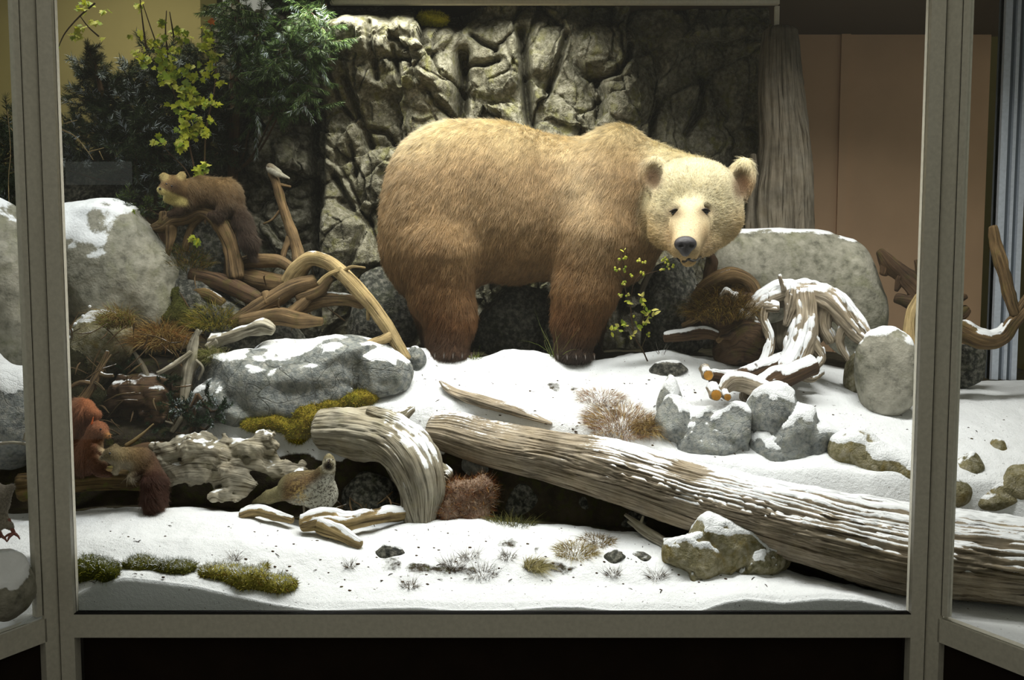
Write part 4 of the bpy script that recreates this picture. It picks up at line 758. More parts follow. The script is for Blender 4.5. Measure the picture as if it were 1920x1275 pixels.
for px, py, n, l, lb in ((982, 655, 14, .15, 'few tall thin grass blades between the bear legs'), (1042, 672, 22, .19, 'tall curved grass blades left of the bear front foot'), (1072, 676, 26, .11, 'sparse grass at the bear front paw'), (1108, 668, 12, .15, 'leaning grass blade right of the bear front paw'), (892, 672, 60, .05, 'tiny dry grass behind the hind foot snow rim')):
    tuft('grass_blades', px, py, 9, n, l, lb, [(120, 130, 60), (160, 160, 100), (96, 110, 44)], droop=.3, w=.0018, spread=.5)
tuft('dry_grass', 1000, 1062, 20, 420, .09, 'straw-coloured grass tuft lying in the front snow', [(170, 160, 110), (196, 186, 140), (130, 124, 80)], droop=1.0, spread=.6, lean=(.6, -.3))
tuft('dry_grass', 1080, 1035, 36, 620, .08, 'thin yellowish grass behind the straw tuft, by the hollow', [(150, 130, 70), (180, 170, 120), (120, 100, 50)], droop=.8, spread=.9)
tuft('dry_grass', 1120, 1015, 30, 500, .06, 'mossy brown grass at the foot of the hollow under the log', [(120, 96, 30), (96, 80, 30), (140, 116, 50)], droop=.6, spread=.9)
tuft('green_grass', 960, 985, 46, 420, .08, 'sparse green grass at the left of the hollow under the log', [(80, 80, 36), (120, 116, 60), (60, 66, 30)], droop=.5, spread=.6)
for i, (px, py, r) in enumerate(((850, 1060, 20), (905, 1075, 24), (768, 1100, 12), (880, 1045, 14), (1150, 1078, 10), (1232, 1082, 14), (950, 1045, 12), (655, 1062, 6), (440, 1048, 6))):
    tuft('heather_sprig', px, py, r, 30 + int(r * 9), .045, ('small dark heather sprigs poking through the front snow', 'larger twiggy heather clump in the middle of the front snow', 'low dark sprig by the glass in the middle', 'sprig behind the two heather clumps', 'faint sprig in the snow below the forked stick',
         'dark sprig beside the base of the snow-capped front rock', 'sprig between heather and straw tuft', 'single speck of heather near the front of the snow, centre left', 'tiny sprig above the front moss')[i], [(74, 60, 46), (110, 96, 70), (60, 50, 40), (200, 196, 190)], 'heather', droop=.0, spread=1.1)
Mc = [(92, 96, 18), (150, 142, 34), (120, 116, 22)]
moss('moss_cushion', [(480, 795, 4.50, 34, .05, 12), (530, 792, 4.50, 36, .05, 18), (575, 785, 4.49, 32, .05, 28), (560, 810, 4.46, 26, .04, 22), (610, 762, 4.52, 34, .05, 16), (660, 750, 4.55, 36, .05, 14), (690, 744, 4.56, 16, .04, 9)], 'bright yellow-green moss cushion on the edge of the snowy slab', Mc + [(168, 140, 50)], ln=.013, dens=60000)
moss('moss_cushion', [gm(170, 1066, 42, .06, 26), gm(200, 1072, 26, .05, 20)], 'green moss clump in the front snow touching the left post', [(88, 92, 20), (130, 128, 36), (60, 62, 16)], tips=.75, ln=.014, dens=45000)
moss('moss_cushion', [gm(265, 1058, 40, .05, 14), gm(325, 1064, 44, .05, 16)], 'thin middle strip of moss along the front snow', [(96, 96, 34), (130, 128, 50), (70, 70, 24)], tips=.45, ln=.014, dens=45000)
moss('moss_cushion', [gm(405, 1072, 36, .06, 18), gm(460, 1084, 44, .06, 24), gm(520, 1096, 36, .05, 18), gm(495, 1066, 10, .03, 14)], 'largest green and brown moss clump in the front snow, with tiny leaves', [(96, 96, 20), (140, 134, 40), (110, 84, 30), (170, 160, 80)], tips=.7, ln=.016, dens=45000)
moss('heather_clump', [(865, 935, 4.28, 40, .07, 34), (905, 925, 4.30, 30, .06, 36), (845, 960, 4.26, 26, .06, 30), (890, 965, 4.27, 32, .06, 26)], 'rusty brown heather clump between the stump leg and the hollow', [(96, 56, 34), (132, 84, 48), (150, 110, 56), (70, 42, 32), (170, 150, 130)], ln=.03, dens=26000, cat='heather', w=.0011)
moss('moss_cushion', [(806, 33, 5.80, 26, .07, 10), (828, 38, 5.80, 14, .06, 9)], 'small bright yellow moss tuft on top of the cliff', [(170, 164, 40), (196, 190, 70)], ln=.014, dens=40000)
moss('moss_cushion', [(330, 600, 4.9, 30, .06, 30), (345, 560, 4.95, 30, .06, 26)], 'dull green moss in the gap right of the big pale boulder', [(60, 66, 26), (96, 96, 44), (80, 76, 34)], dens=26000)
moss('moss_cushion', [(120, 690, 4.6, 40, .08, 40), (160, 760, 4.6, 60, .08, 40)], 'dark moss bank above the red squirrel', [(44, 48, 26), (70, 72, 40), (56, 48, 30)], dens=18000, k=.05, noise=.04, hh=.012)
# ---- evergreens
def leaftri(mb, P, D, N_, size, cols, shape):
    """flat lobed leaves: P centre base, D direction, N_ normal"""
    D = unit(D); Sd = unit(np.cross(D, N_)); N_ = np.cross(Sd, D); n = len(P); m = len(shape)
    V = P[:, None] + size[:, None, None] * (shape[None, :, 0:1] * Sd[:, None] + shape[None, :, 1:2] * D[:, None] + shape[None, :, 2:3] * N_[:, None])
    off = np.arange(n)[:, None] * m; T = np.concatenate([off + np.array([0, k, k + 1]) for k in range(1, m - 1)])
    mb.add(V.reshape(-1, 3), t=T, c=np.repeat(cols, m, 0))
LOBED = np.array([(0, 0, 0), (.35, -.05, .02), (.55, .25, .10), (.38, .38, .04), (.50, .70, .12), (.2, .68, .02), (0, 1.05, -.08), (-.2, .68, .02), (-.50, .70, .12), (-.38, .38, .04), (-.55, .25, .10), (-.35, -.05, .02)])
OVAL = np.array([(0, 0, 0), (.22, .25, .04), (.28, .55, .06), (.15, .85, .02), (0, 1.05, -.05), (-.15, .85, .02), (-.28, .55, .06), (-.22, .25, .04)])
def needles(mb, a, b, n, ln, w, cols, spread=.8, droopn=0.):
    t = RNG.uniform(0, 1, n) ** .9; ax = unit(b - a); P = a + (b - a) * t[:, None]
    r = unit(np.cross(ax, RNG.normal(size=(n, 3)))); d = unit(ax * .75 + r * spread + np.array([0, 0, -droopn]))
    sd = unit(np.cross(d, RNG.normal(size=(n, 3)))); L = ln * RNG.uniform(.7, 1.1, n)[:, None]
    V = np.stack([P - sd * w, P + sd * w, P + d * L * .6 + sd * w * .9, P + d * L, P + d * L * .6 - sd * w * .9], 1).reshape(-1, 3)
    o = np.arange(n)[:, None] * 5; mb.add(V, np.concatenate([o + np.array([0, 1, 2, 4])]), np.concatenate([o + np.array([4, 2, 3])]), c=np.repeat(cols, 5, 0))
def evergreen(name, label, trunk, clusters, cols, ln=.04, per=9, nn=110, snowp=.02, cat='evergreen tree', tw=.16, droopn=.0, upb=.3, spread=.75):
    c0 = W(*trunk[-1][:3]); root = empty(name, c0, label, cat)
    mb = MB(); limb(mb, trunk, seg=14, lump=.15)
    fo = MB(); tp = [W(*q[:3]) for q in trunk]
    for (px, py, Y, r) in clusters:
        c = W(px, py, Y); R = S(r, Y)
        bp = min(tp, key=lambda q: np.linalg.norm(q - c)); mid = (bp + c) / 2 + np.array([0, .02, -.05]); tube(mb, [bp, mid, c], [.010, .007, .004], seg=6, step=.03, lump=.1)
        for k in range(per):
            d = unit(RNG.normal(size=3) * np.array([1, .8, .8]) + np.array([0, -.25, upb])); a = c + RNG.normal(size=3) * R * .35; b = a + d * (R * .5 + tw * RNG.uniform(.4, 1.))
            cc = pal(cols, nn, .2)
            if RNG.uniform() < snowp * 10: m = RNG.uniform(size=nn) < .35; cc[m] = lin((190, 200, 206))
            needles(fo, a, b, nn, ln, .0011, cc, spread, droopn); tube(mb, [a, b], [.0022, .0012], seg=4, step=.05)
    mb.build('trunk', MAT['darkwood'], root, snow=dict(amt=0.)); f = fo.build('foliage', MAT['needle'], root)
    return root
G1 = [(34, 46, 26), (46, 58, 32), (24, 34, 22), (56, 68, 38)]; G2 = [(50, 70, 34), (72, 94, 44), (34, 50, 28), (90, 112, 58)]
def region(poly, n, Y0, Y1, r):
    poly = np.array(poly, float); out = []; lo, hi = poly.min(0), poly.max(0)
    while len(out) < n:
        p = RNG.uniform(lo, hi); ins = False
        for a, b in zip(poly, np.roll(poly, -1, 0)):
            if (a[1] > p[1]) != (b[1] > p[1]) and p[0] < (b[0] - a[0]) * (p[1] - a[1]) / (b[1] - a[1]) + a[0]: ins = not ins
        if ins: out.append((p[0], p[1], RNG.uniform(Y0, Y1), r))
    return out
evergreen('pine_tree', 'dark bushy pine behind the yellow-green shrub at the upper left', [(290, 170, 5.95, 10), (285, 220, 5.95, 14), (290, 330, 5.9, 20), (300, 520, 5.8, 24)],
          [(170, 125, 5.5, 10), (182, 148, 5.5, 12), (155, 145, 5.5, 8), (240, 140, 5.6, 12)] + region([(112, 195), (140, 175), (190, 150), (260, 140), (330, 90), (400, 100), (420, 200), (410, 300), (330, 340), (220, 330), (118, 330)], 120, 5.45, 5.9, 26), G1, per=8, nn=120, tw=.12)
nd = MB()
pt = evergreen('pine_shoot', 'upright brownish pine leader above the dark pine by the left post', [(165, 92, 5.45, 3), (178, 125, 5.45, 4), (190, 170, 5.46, 5)], [(165, 96, 5.45, 6), (172, 112, 5.45, 8), (180, 132, 5.45, 9), (188, 150, 5.45, 10)], [(56, 56, 30), (70, 66, 36), (40, 44, 24)], ln=.035, per=4, nn=150, tw=.06, upb=1.2, snowp=0)
evergreen('pine_tree', 'bright-topped evergreen filling the corner between shrub and cliff', [(440, -60, 5.92, 8), (442, 100, 5.9, 9), (436, 330, 5.88, 10), (430, 560, 5.85, 12)],
          region([(405, 4), (615, 4), (612, 60), (600, 150), (590, 200), (500, 235), (430, 210), (408, 120)], 62, 5.35, 5.75, 26), G2, per=8, nn=130, tw=.13, snowp=.012, spread=.6, upb=-.2, droopn=.5)
evergreen('pine_tree', 'dark evergreen seen through the side pane at the far left', [(-30, 150, 5.3, 10), (-20, 300, 5.25, 14), (-20, 480, 5.1, 18)], region([(-30, 240), (50, 225), (62, 300), (62, 400), (0, 430), (-40, 420)], 26, 4.95, 5.3, 26), G1, per=8, nn=110, snowp=.01)
evergreen('fir_sprig', 'small snow-flecked fir sprig growing against the snowy slab', [(370, 740, 4.45, 3), (362, 790, 4.45, 4), (356, 822, 4.45, 5)], [(350, 765, 4.42, 14), (385, 750, 4.42, 16), (400, 785, 4.42, 14), (360, 795, 4.42, 16), (330, 760, 4.42, 12), (415, 765, 4.44, 8)], [(30, 52, 30), (40, 66, 38), (24, 40, 24)], ln=.018, per=7, nn=120, tw=.06, snowp=.03, cat='fir sprig')
evergreen('fir_sprig', 'dark green fir sprig behind the upright stick', [(310, 720, 4.6, 3), (310, 790, 4.58, 4), (312, 825, 4.56, 5)], [(320, 720, 4.58, 16), (300, 745, 4.58, 16), (325, 760, 4.55, 14), (300, 790, 4.55, 18), (330, 800, 4.53, 14), (245, 690, 4.7, 14)], [(34, 58, 30), (44, 70, 36), (24, 42, 24)], ln=.018, per=7, nn=120, tw=.07, snowp=0., cat='fir sprig')
evergreen('fir_sprig', 'low dark fir sprig lying on the boulder shoulder under the faint rectangle on the glass', [(280, 395, 5.1, 3), (250, 405, 5.08, 3), (230, 420, 5.06, 3)], [(240, 398, 5.02, 14), (262, 405, 5.02, 14), (280, 390, 5.04, 16), (250, 380, 5.05, 12), (320, 375, 5.1, 18), (225, 385, 5.04, 10)], G1 + [(90, 110, 40)], ln=.03, per=6, nn=90, tw=.07, snowp=0., cat='fir sprig')
# ---- leafy shrub
sh = empty('leafy_shrub', W(385, 420, 5.3), 'tall yellow-green leafy shrub climbing in front of the dark pine', 'shrub')
mb = MB(); st = [[(108, 92, 5.2), (122, 62, 5.2), (150, 30, 5.2), (178, 6, 5.2)], [(262, -6, 5.2), (268, 45, 5.2), (274, 90, 5.2)], [(268, 8, 5.2), (282, 50, 5.22), (300, 100, 5.25), (325, 170, 5.28), (350, 250, 5.3), (385, 420, 5.3)], [(312, 20, 5.25), (311, 70, 5.25), (322, 150, 5.28)], [(318, 22, 5.25), (326, 70, 5.27)],
        [(394, 42, 5.3), (404, 110, 5.32), (402, 170, 5.32), (385, 260, 5.32), (385, 420, 5.3)], [(300, 268, 5.25), (320, 290, 5.27), (355, 330, 5.3), (385, 420, 5.3)], [(150, 30, 5.2), (165, 50, 5.2), (185, 68, 5.2)]]
for s_ in st: tube(mb, [W(*q) for q in s_], list(np.linspace(.0022, .005, len(s_))), seg=6, step=.02, lump=.05)
mb.build('stem', MAT['darkwood'], sh, snow=dict(amt=0.))
fo = MB()
CL = [(150, 60, 13, 9), (165, 10, 12, 8), (152, 18, 8, 4), (198, 18, 7, 4), (262, 10, 9, 6), (178, 42, 6, 4), (106, 86, 5, 3), (193, 70, 3, 1), (135, 66, 8, 5), (245, 68, 4, 2), (264, 66, 4, 2), (258, 95, 8, 5), (270, 110, 14, 14), (295, 82, 15, 18), (300, 120, 22, 26), (325, 100, 14, 14), (330, 140, 18, 18), (310, 150, 16, 14), (300, 42, 8, 4),
      (385, 60, 13, 14), (385, 85, 16, 18), (402, 105, 12, 10), (360, 140, 22, 26), (392, 130, 16, 16), (416, 155, 8, 5), (340, 170, 20, 24), (360, 185, 20, 24), (390, 190, 14, 14), (405, 195, 8, 6), (330, 198, 12, 10), (350, 215, 18, 24), (372, 235, 18, 22), (396, 225, 7, 5), (345, 245, 18, 20), (298, 265, 11, 8), (340, 270, 14, 14), (385, 245, 10, 7), (385, 312, 12, 12), (365, 252, 10, 8), (372, 325, 12, 8), (330, 60, 12, 8), (345, 70, 14, 8), (320, 415, 10, 0), (248, 395, 8, 6), (365, 448, 7, 5)]
for (px, py, r, n) in CL:
    if not n: continue
    Y = 5.18 + RNG.uniform(0, .1) if py < 340 else 4.98
    c = W(px, py, Y); R = S(r, Y); P = c + unit(RNG.normal(size=(n, 3))) * R * RNG.uniform(.3, 1.1, (n, 1)) * np.array([1, .7, 1])
    D = unit(RNG.normal(size=(n, 3)) * .8 + np.array([0, -.3, -.6])); Nn = unit(RNG.normal(size=(n, 3)) * .5 + np.array([0, -1, .7]))
    leaftri(fo, P, D, Nn, RNG.uniform(.024, .040, n), pal([(190, 192, 56), (166, 176, 48), (208, 208, 96), (132, 152, 44)], n, .1), LOBED)
leaftri(fo, W(393, 37, 5.2)[None], np.array([[.5, 0, -.5]]), np.array([[0, -1, .4]]), np.array([.035]), lin((230, 130, 60))[None], LOBED)
fo.build('foliage', MAT['leaf'], sh)
tw = MB()
for s_ in ([(106, 238, 5.1), (140, 255, 5.1), (165, 285, 5.1), (175, 300, 5.1)], [(106, 240, 5.1), (135, 252, 5.1)], [(165, 285, 5.1), (195, 277, 5.1)], [(120, 232, 5.1), (145, 225, 5.1)], [(186, 283, 5.1), (194, 300, 5.1)]): tube(tw, [W(*q) for q in s_], list(np.linspace(.003, .0015, len(s_))), seg=6, step=.02)
tag(tw.build('bare_twig', MAT['tan'], snow=dict(amt=0.)), 'bare pale twig in front of the dark pine, just above the faint rectangle on the glass', 'twig')
tw = MB()
for s_ in ([(14, 210, 4.7), (18, 250, 4.7), (20, 290, 4.7)], [(20, 218, 4.7), (48, 220, 4.7)], [(20, 240, 4.7), (34, 258, 4.7)], [(20, 290, 4.7), (16, 350, 4.7), (22, 470, 4.7)]): tube(tw, [W(*q) for q in s_], list(np.linspace(.002, .001, len(s_))), seg=6, step=.02)
tag(tw.build('bare_twig', MAT['tan'], snow=dict(amt=0.)), 'hair-thin bare twigs in the far left side pane', 'twig')
# ---- budding sapling in front of the bear
b0 = on(1214, 676); sp = empty('sapling', b0, 'slender sapling with yellow-green buds and leaves growing in the snow before the bear chest', 'sapling')
Ys = float(b0[1]); mb = MB()
stems = [[(1214, 677), (1204, 655), (1192, 635), (1185, 605), (1182, 575), (1173, 545), (1170, 520), (1168, 490), (1168, 470)], [(1182, 575), (1186, 540), (1192, 525), (1202, 512), (1203, 492)], [(1192, 625), (1205, 600), (1207, 575), (1203, 552)], [(1192, 632), (1180, 612), (1160, 612), (1145, 620)], [(1192, 525), (1208, 515), (1225, 510), (1250, 503)], [(1203, 652), (1212, 630), (1216, 620)], [(1170, 525), (1160, 510)], [(1182, 560), (1172, 555), (1168, 550)], [(1205, 600), (1218, 590), (1220, 580)]]
for s_ in stems: tube(mb, [W(a, b, Ys - .04 - .0010 * max(0, 640 - b)) for i, (a, b) in enumerate(s_)], list(np.linspace(.0042, .0016, len(s_)) if len(s_) > 7 else np.linspace(.0022, .0012, len(s_))), seg=6, step=.015)
mb.build('stem', MAT['darkwood'], sp, snow=dict(amt=0.))
fo = MB()
def spr(px, py, n, r, sz, kind):
    c = W(px, py, Ys - .06 - .0010 * max(0, 640 - py)); P = c + unit(RNG.normal(size=(n, 3))) * S(r, Ys) * RNG.uniform(.2, 1., (n, 1))
    cols = pal([(190, 192, 70), (168, 180, 60), (140, 160, 50), (206, 200, 110)], n, .08)
    if kind:
        D = unit(RNG.normal(size=(n, 3)) * .9 + np.array([.1, -.2, .1])); leaftri(fo, P, D, unit(RNG.normal(size=(n, 3)) * .6 + np.array([0, -1, .6])), np.full(n, sz) * RNG.uniform(.8, 1.2, n), cols, OVAL)
    else:
        v, t = ICO[3]
        for p_, c_ in zip(P, cols): fo.add(v * sz * .32 + p_, t=t, c=c_)
for (px, py, n, r) in ((1160, 485, 4, 6), (1172, 484, 4, 6), (1157, 505, 5, 7), (1168, 505, 5, 7), (1197, 488, 4, 6), (1207, 492, 3, 5), (1183, 518, 3, 5), (1205, 515, 5, 7), (1165, 533, 4, 6), (1172, 530, 3, 5), (1246, 488, 6, 8), (1252, 498, 7, 9), (1262, 500, 4, 6), (1165, 555, 4, 6), (1178, 553, 3, 5), (1186, 595, 2, 4), (1215, 625, 4, 6), (1242, 505, 3, 4)): spr(px, py, n, r, .018, 0)
for (px, py, n, r, s_) in ((1170, 472, 2, 3, .028), (1148, 620, 5, 8, .03), (1160, 614, 5, 8, .03), (1172, 612, 5, 7, .028), (1177, 565, 4, 6, .024), (1203, 558, 5, 7, .026), (1206, 572, 5, 8, .028), (1210, 585, 5, 8, .03), (1222, 583, 3, 5, .034), (1224, 595, 3, 5, .034), (1212, 605, 4, 7, .032), (1208, 612, 4, 7, .03), (1196, 612, 4, 7, .028), (1183, 630, 3, 5, .024)): spr(px, py, n, r, s_, 1)
fo.build('foliage', MAT['leaf'], sp)
tuft('bare_twig', 1245, 664, 10, 9, .10, 'thin bare grey twigs in the snow right of the sapling', [(96, 90, 80), (130, 126, 116)], 'twig', w=.0016, droop=.1)
# ------------------------------------------------------------------ animals
def proj(p):
    p = np.asarray(p); v = p - np.array([0, 0, CAMZ]); dz = v[..., 1] * CP - v[..., 2] * SP; u = v[..., 1] * SP + v[..., 2] * CP
    return 960 + FPX * v[..., 0] / dz, 637.5 - FPX * u / dz
def lerpc(stops, t):
    xs = [s[0] for s in stops]; cs = np.array([lin(s[1]) for s in stops]); return np.stack([np.interp(t, xs, cs[:, k]) for k in range(3)], -1)
def mesh_of(f, lo, hi, hh, colfn, name, root, mat='fur'):
    v, q = surface_nets(f, lo, hi, hh)
    for _ in range(1):   # light relaxation
        acc = np.zeros_like(v); cnt = np.zeros(len(v))
        for a, b in ((0, 1), (1, 2), (2, 3), (3, 0)):
            np.add.at(acc, q[:, a], v[q[:, b]]); np.add.at(acc, q[:, b], v[q[:, a]]); np.add.at(cnt, q[:, a], 1); np.add.at(cnt, q[:, b], 1)
        v = v * .5 + .5 * acc / cnt[:, None]
    fn = np.cross(v[q[:, 2]] - v[q[:, 0]], v[q[:, 3]] - v[q[:, 1]]); nr = np.zeros_like(v)
    for a in range(4): np.add.at(nr, q[:, a], fn)
    nr = unit(nr); c = colfn(v, nr); mb = MB(); mb.add(v, q, c=c * .8); o = mb.build(name, MAT[mat], root)
    return o, v, q, nr
def fur(root, v, q, nr, n, lenfn, dirfn, colfn, rad=.0006, segs=4, name='fur', frizz=.22, maskfn=None):
    A = np.linalg.norm(np.cross(v[q[:, 2]] - v[q[:, 0]], v[q[:, 3]] - v[q[:, 1]]), axis=1) / 2
    fnr = nr[q[:, 0]]; wgt = A * np.where(fnr[:, 1] > .35, .3, 1.)
    i = RNG.choice(len(q), n, p=wgt / wgt.sum()); u, s = RNG.uniform(0, 1, (2, n, 1)); Q = q[i]
    def ip(a): return (a[Q[:, 0]] * (1 - u) + a[Q[:, 1]] * u) * (1 - s) + (a[Q[:, 3]] * (1 - u) + a[Q[:, 2]] * u) * s
    P = ip(v); N_ = unit(ip(nr))
    if maskfn is not None: m = RNG.uniform(size=n) < maskfn(P, N_); P, N_ = P[m], N_[m]; n = len(P)
    L = lenfn(P, N_) * RNG.uniform(.6, 1.15, n); D = dirfn(P, N_); D = unit(D - N_ * (D * N_).sum(1, keepdims=True))
    clump = np.stack([vnoise(P * 40, 61), vnoise(P * 40 + 7, 62), vnoise(P * 40 + 13, 63)], -1)
    D = D + clump * .26 + RNG.normal(size=(n, 3)) * frizz
    pts = []
    for k in range(segs + 1):
        t = k / segs; pts.append(P - N_ * .002 + L[:, None] * (N_ * (.42 * t - .16 * t * t) + D * (.55 * t + .45 * t * t)))
    pts = np.stack(pts, 1); cu = bpy.data.hair_curves.new(name); cu.add_curves([segs + 1] * n)
    off = np.array(root.location); cu.attributes['position'].data.foreach_set('vector', (pts - off).astype(np.float32).ravel())
    r = np.linspace(1, .15, segs + 1)[None] * rad * RNG.uniform(.7, 1.3, (n, 1)); ra = cu.attributes.get('radius') or cu.attributes.new('radius', 'FLOAT', 'POINT'); ra.data.foreach_set('value', r.astype(np.float32).ravel())
    c = np.clip(colfn(P, N_) * (1 + RNG.normal(size=(n, 1)) * .24) * (1 + .3 * vnoise(P * 40, 5)[:, None]), 0, 1)
    ca = cu.attributes.new('Col', 'FLOAT_COLOR', 'CURVE'); ca.data.foreach_set('color', np.concatenate([c, np.ones((n, 1))], 1).astype(np.float32).ravel())
    cu.materials.append(MAT['hair']); o = bpy.data.objects.new(name, cu); COL.objects.link(o); o.parent = root; return o
def surf(v, q, px, py, lift=0.):
    b = BVHTree.FromPolygons([tuple(x) for x in v], [tuple(int(k) for k in f) for f in q]); return b
def hitp(b, px, py, lift=0.):
    d = ray(px, py); d = d / np.linalg.norm(d); h_ = b.ray_cast(Vector((0, 0, CAMZ)), Vector(d))
    if h_[0] is None: return W(px, py, 4.4), np.array([0, -1, 0])
    return np.array(h_[0]) + np.array(h_[1]) * lift, np.array(h_[1])
def ball(name, root, c, r, mat, sub=4, label=None):
    v, t = ICO[sub]; mb = MB(); mb.add(v * np.asarray(r) + c, t=t); o = mb.build(name, MAT[mat], root)
    if label: o['label'] = label
    return o
# ============ the bear
def bear():
    DY = .20; W = lambda a_, b_, Y_: globals()['W'](a_, b_, Y_ + DY); S = lambda r_, Y_: globals()['S'](r_, Y_ + DY)
    root = empty('brown_bear', W(980, 668, 4.85), 'large stuffed light brown bear with pale head standing in the snow, looking at the viewer', 'bear')
    e = lambda px, py, Y, rx, ry, rz: (W(px, py, Y), np.array([S(rx, Y), ry, S(rz, Y)]))
    body = [e(840, 390, 4.90, 126, .31, 160), e(812, 455, 4.90, 100, .30, 120), e(905, 335, 4.90, 125, .27, 108), e(965, 388, 4.90, 150, .30, 146), e(1065, 396, 4.88, 100, .27, 136), e(1140, 378, 4.86, 92, .29, 134), e(1150, 440, 4.84, 94, .29, 100)]
    caps_ = [(W(1162, 288, 4.86), W(1188, 330, 4.84), S(56, 4.86), S(72, 4.84)), (W(1175, 378, 4.84), W(1275, 380, 4.68), S(104, 4.8), S(74, 4.62)),
             (W(1225, 345, 4.80), W(1308, 362, 4.62), S(72, 4.75), S(66, 4.58))]
    legs = [((828, 470, 4.74), (828, 555, 4.76), 78, 58), ((828, 555, 4.76), (848, 600, 4.74), 60, 46), ((842, 590, 4.75), (838, 655, 4.72), 50, 44),
            ((818, 470, 5.06), (822, 555, 5.08), 76, 56), ((822, 555, 5.08), (835, 655, 5.06), 56, 42),
            ((1118, 450, 4.72), (1098, 545, 4.70), 84, 62), ((1098, 545, 4.70), (1082, 600, 4.70), 62, 50), ((1082, 600, 4.70), (1074, 655, 4.68), 46, 38),
            ((1120, 450, 5.02), (1098, 545, 5.05), 80, 58), ((1098, 545, 5.05), (1085, 655, 5.05), 56, 42)]
    head = [e(1302, 392, 4.54, 88, .20, 84), e(1302, 352, 4.50, 70, .16, 52)]
    def H(a, b, ya, yb, ra, rb): return (W(*a, ya), W(*b, yb), S(ra, ya), S(rb, yb))
    hc = [H((1298, 400), (1292, 432), 4.42, 4.24, 44, 34), H((1292, 430), (1286, 462), 4.24, 4.09, 34, 27), H((1290, 462), (1291, 485), 4.22, 4.17, 27, 16),
          H((1258, 412), (1250, 430), 4.50, 4.50, 44, 36), H((1346, 408), (1354, 414), 4.50, 4.50, 42, 38), H((1290, 460), (1316, 450), 4.42, 4.46, 28, 32), H((1262, 438), (1278, 466), 4.46, 4.36, 30, 20), H((1334, 432), (1304, 464), 4.48, 4.36, 32, 20)]
    feet = [e(840, 664, 4.70, 42, .11, 15), e(1076, 666, 4.67, 38, .11, 15), e(838, 662, 5.0, 44, .14, 22), e(1088, 662, 5.0, 44, .14, 22)]
    earsO = [(e(1226, 328, 4.50, 27, .030, 36), 0.05), (e(1388, 340, 4.56, 27, .032, 45), .22)]
    earsI = [(e(1225, 331, 4.475, 18, .028, 26), .05), (e(1388, 343, 4.536, 17, .028, 31), .22)]
    def ry(a): c, s = math.cos(a), math.sin(a); return np.array([[c, 0, s], [0, 1, 0], [-s, 0, c]])
    def hsdf(p):
        h_ = None
        for c, r in head: x = ell(p, c, r); h_ = x if h_ is None else smin(h_, x, .05)
        for a, b, ra, rb in hc: h_ = smin(h_, cap(p, a, b, ra, rb), .028)
        return h_
    def f(p):
        d = None
        for c, r in body: x = ell(p, c, r); d = x if d is None else smin(d, x, .08)
        for a, b, ra, rb in caps_: d = smin(d, cap(p, a, b, ra, rb), .08)
        for a, b, ra, rb in legs: d = smin(d, cap(p, W(*a), W(*b), S(ra, a[2]), S(rb, b[2])), .05)
        for c, r in feet: d = smin(d, ell(p, c, r), .03)
        d = d + .012
        h_ = hsdf(p)
        # eye hollows and the stop of the forehead
        for a, b in ((1265, 398), (1322, 396)): h_ = smax(h_, -(np.linalg.norm(p - W(a, b, 4.325), axis=-1) - .020), .03)
        # mouth line
        d = smin(d, h_, .035)
        d = smax(d, -cap(p, W(1270, 480, 4.10), W(1306, 479, 4.12), .007, .007), .008)
        for (c, r), a in earsO: d = smin(d, ell(p, c, r, ry(a)), .018)
        for (c, r), a in earsI: d = smax(d, -ell(p, c, r, ry(a)), .012)
        return d + .006 * fbm(p * 8, 2, 3)
    def colf(p, n):
        px, py = proj(p); k = fbm(p * 5, 3, 9)
        c = lerpc([(215, (206, 190, 148)), (262, (184, 164, 124)), (320, (158, 132, 96)), (440, (142, 114, 78)), (540, (122, 90, 56)), (600, (102, 68, 38)), (640, (70, 48, 32)), (670, (40, 30, 24))], py + 36 * k)  # coat tones by height; the darkest on the feet paint in their shadow
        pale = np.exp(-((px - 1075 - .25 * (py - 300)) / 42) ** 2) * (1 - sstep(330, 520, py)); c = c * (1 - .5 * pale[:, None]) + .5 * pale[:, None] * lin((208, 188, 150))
        nk = sstep(1180, 1250, px) * (1 - sstep(300, 345, py)) * .9; c = c * (1 - nk[:, None]) + nk[:, None] * lin((226, 214, 176))
        hd = 1 - sstep(.0, .06, hsdf(p)); hcz = lerpc([(290, (206, 194, 160)), (380, (206, 194, 158)), (430, (196, 178, 138)), (500, (168, 144, 104))], py); c = c * (1 - hd[:, None]) + hd[:, None] * hcz
        mz = np.exp(-(((px - 1290) / 34) ** 2 + ((py - 440) / 34) ** 2)) * hd; c = c * (1 - .4 * mz[:, None]) + .4 * mz[:, None] * lin((204, 184, 158))
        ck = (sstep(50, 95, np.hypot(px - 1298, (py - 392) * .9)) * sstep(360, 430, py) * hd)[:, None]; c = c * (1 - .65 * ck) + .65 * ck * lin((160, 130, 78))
        sd = (np.exp(-((np.abs(px - 1289) - 34) / 10) ** 2) * np.exp(-((py - 440) / 26) ** 2) * hd)[:, None]; c = c * (1 - .45 * sd) + .45 * sd * lin((150, 112, 66))  # browner snout sides, shading painted into the coat for definition
        for a, b, s in ((1265, 399, 12), (1322, 397, 12)):
            m = np.exp(-(((px - a) / (s * 1.5)) ** 2 + ((py - b) / s) ** 2)) * hd; c = c * (1 - .85 * m[:, None]) + .85 * m[:, None] * lin((84, 60, 40))
        for a, b, sx, sz in ((1226, 334, 17, 25), (1389, 348, 18, 31)):
            m = np.exp(-(((px - a) / sx) ** 2 + ((py - b) / sz) ** 2) ** 2) * (((p[:, 1] - DY) < 4.64) & ((n[:, 1] < .3) | True)); c = c * (1 - .85 * m[:, None]) + .85 * m[:, None] * lin((88, 56, 36))
        return c
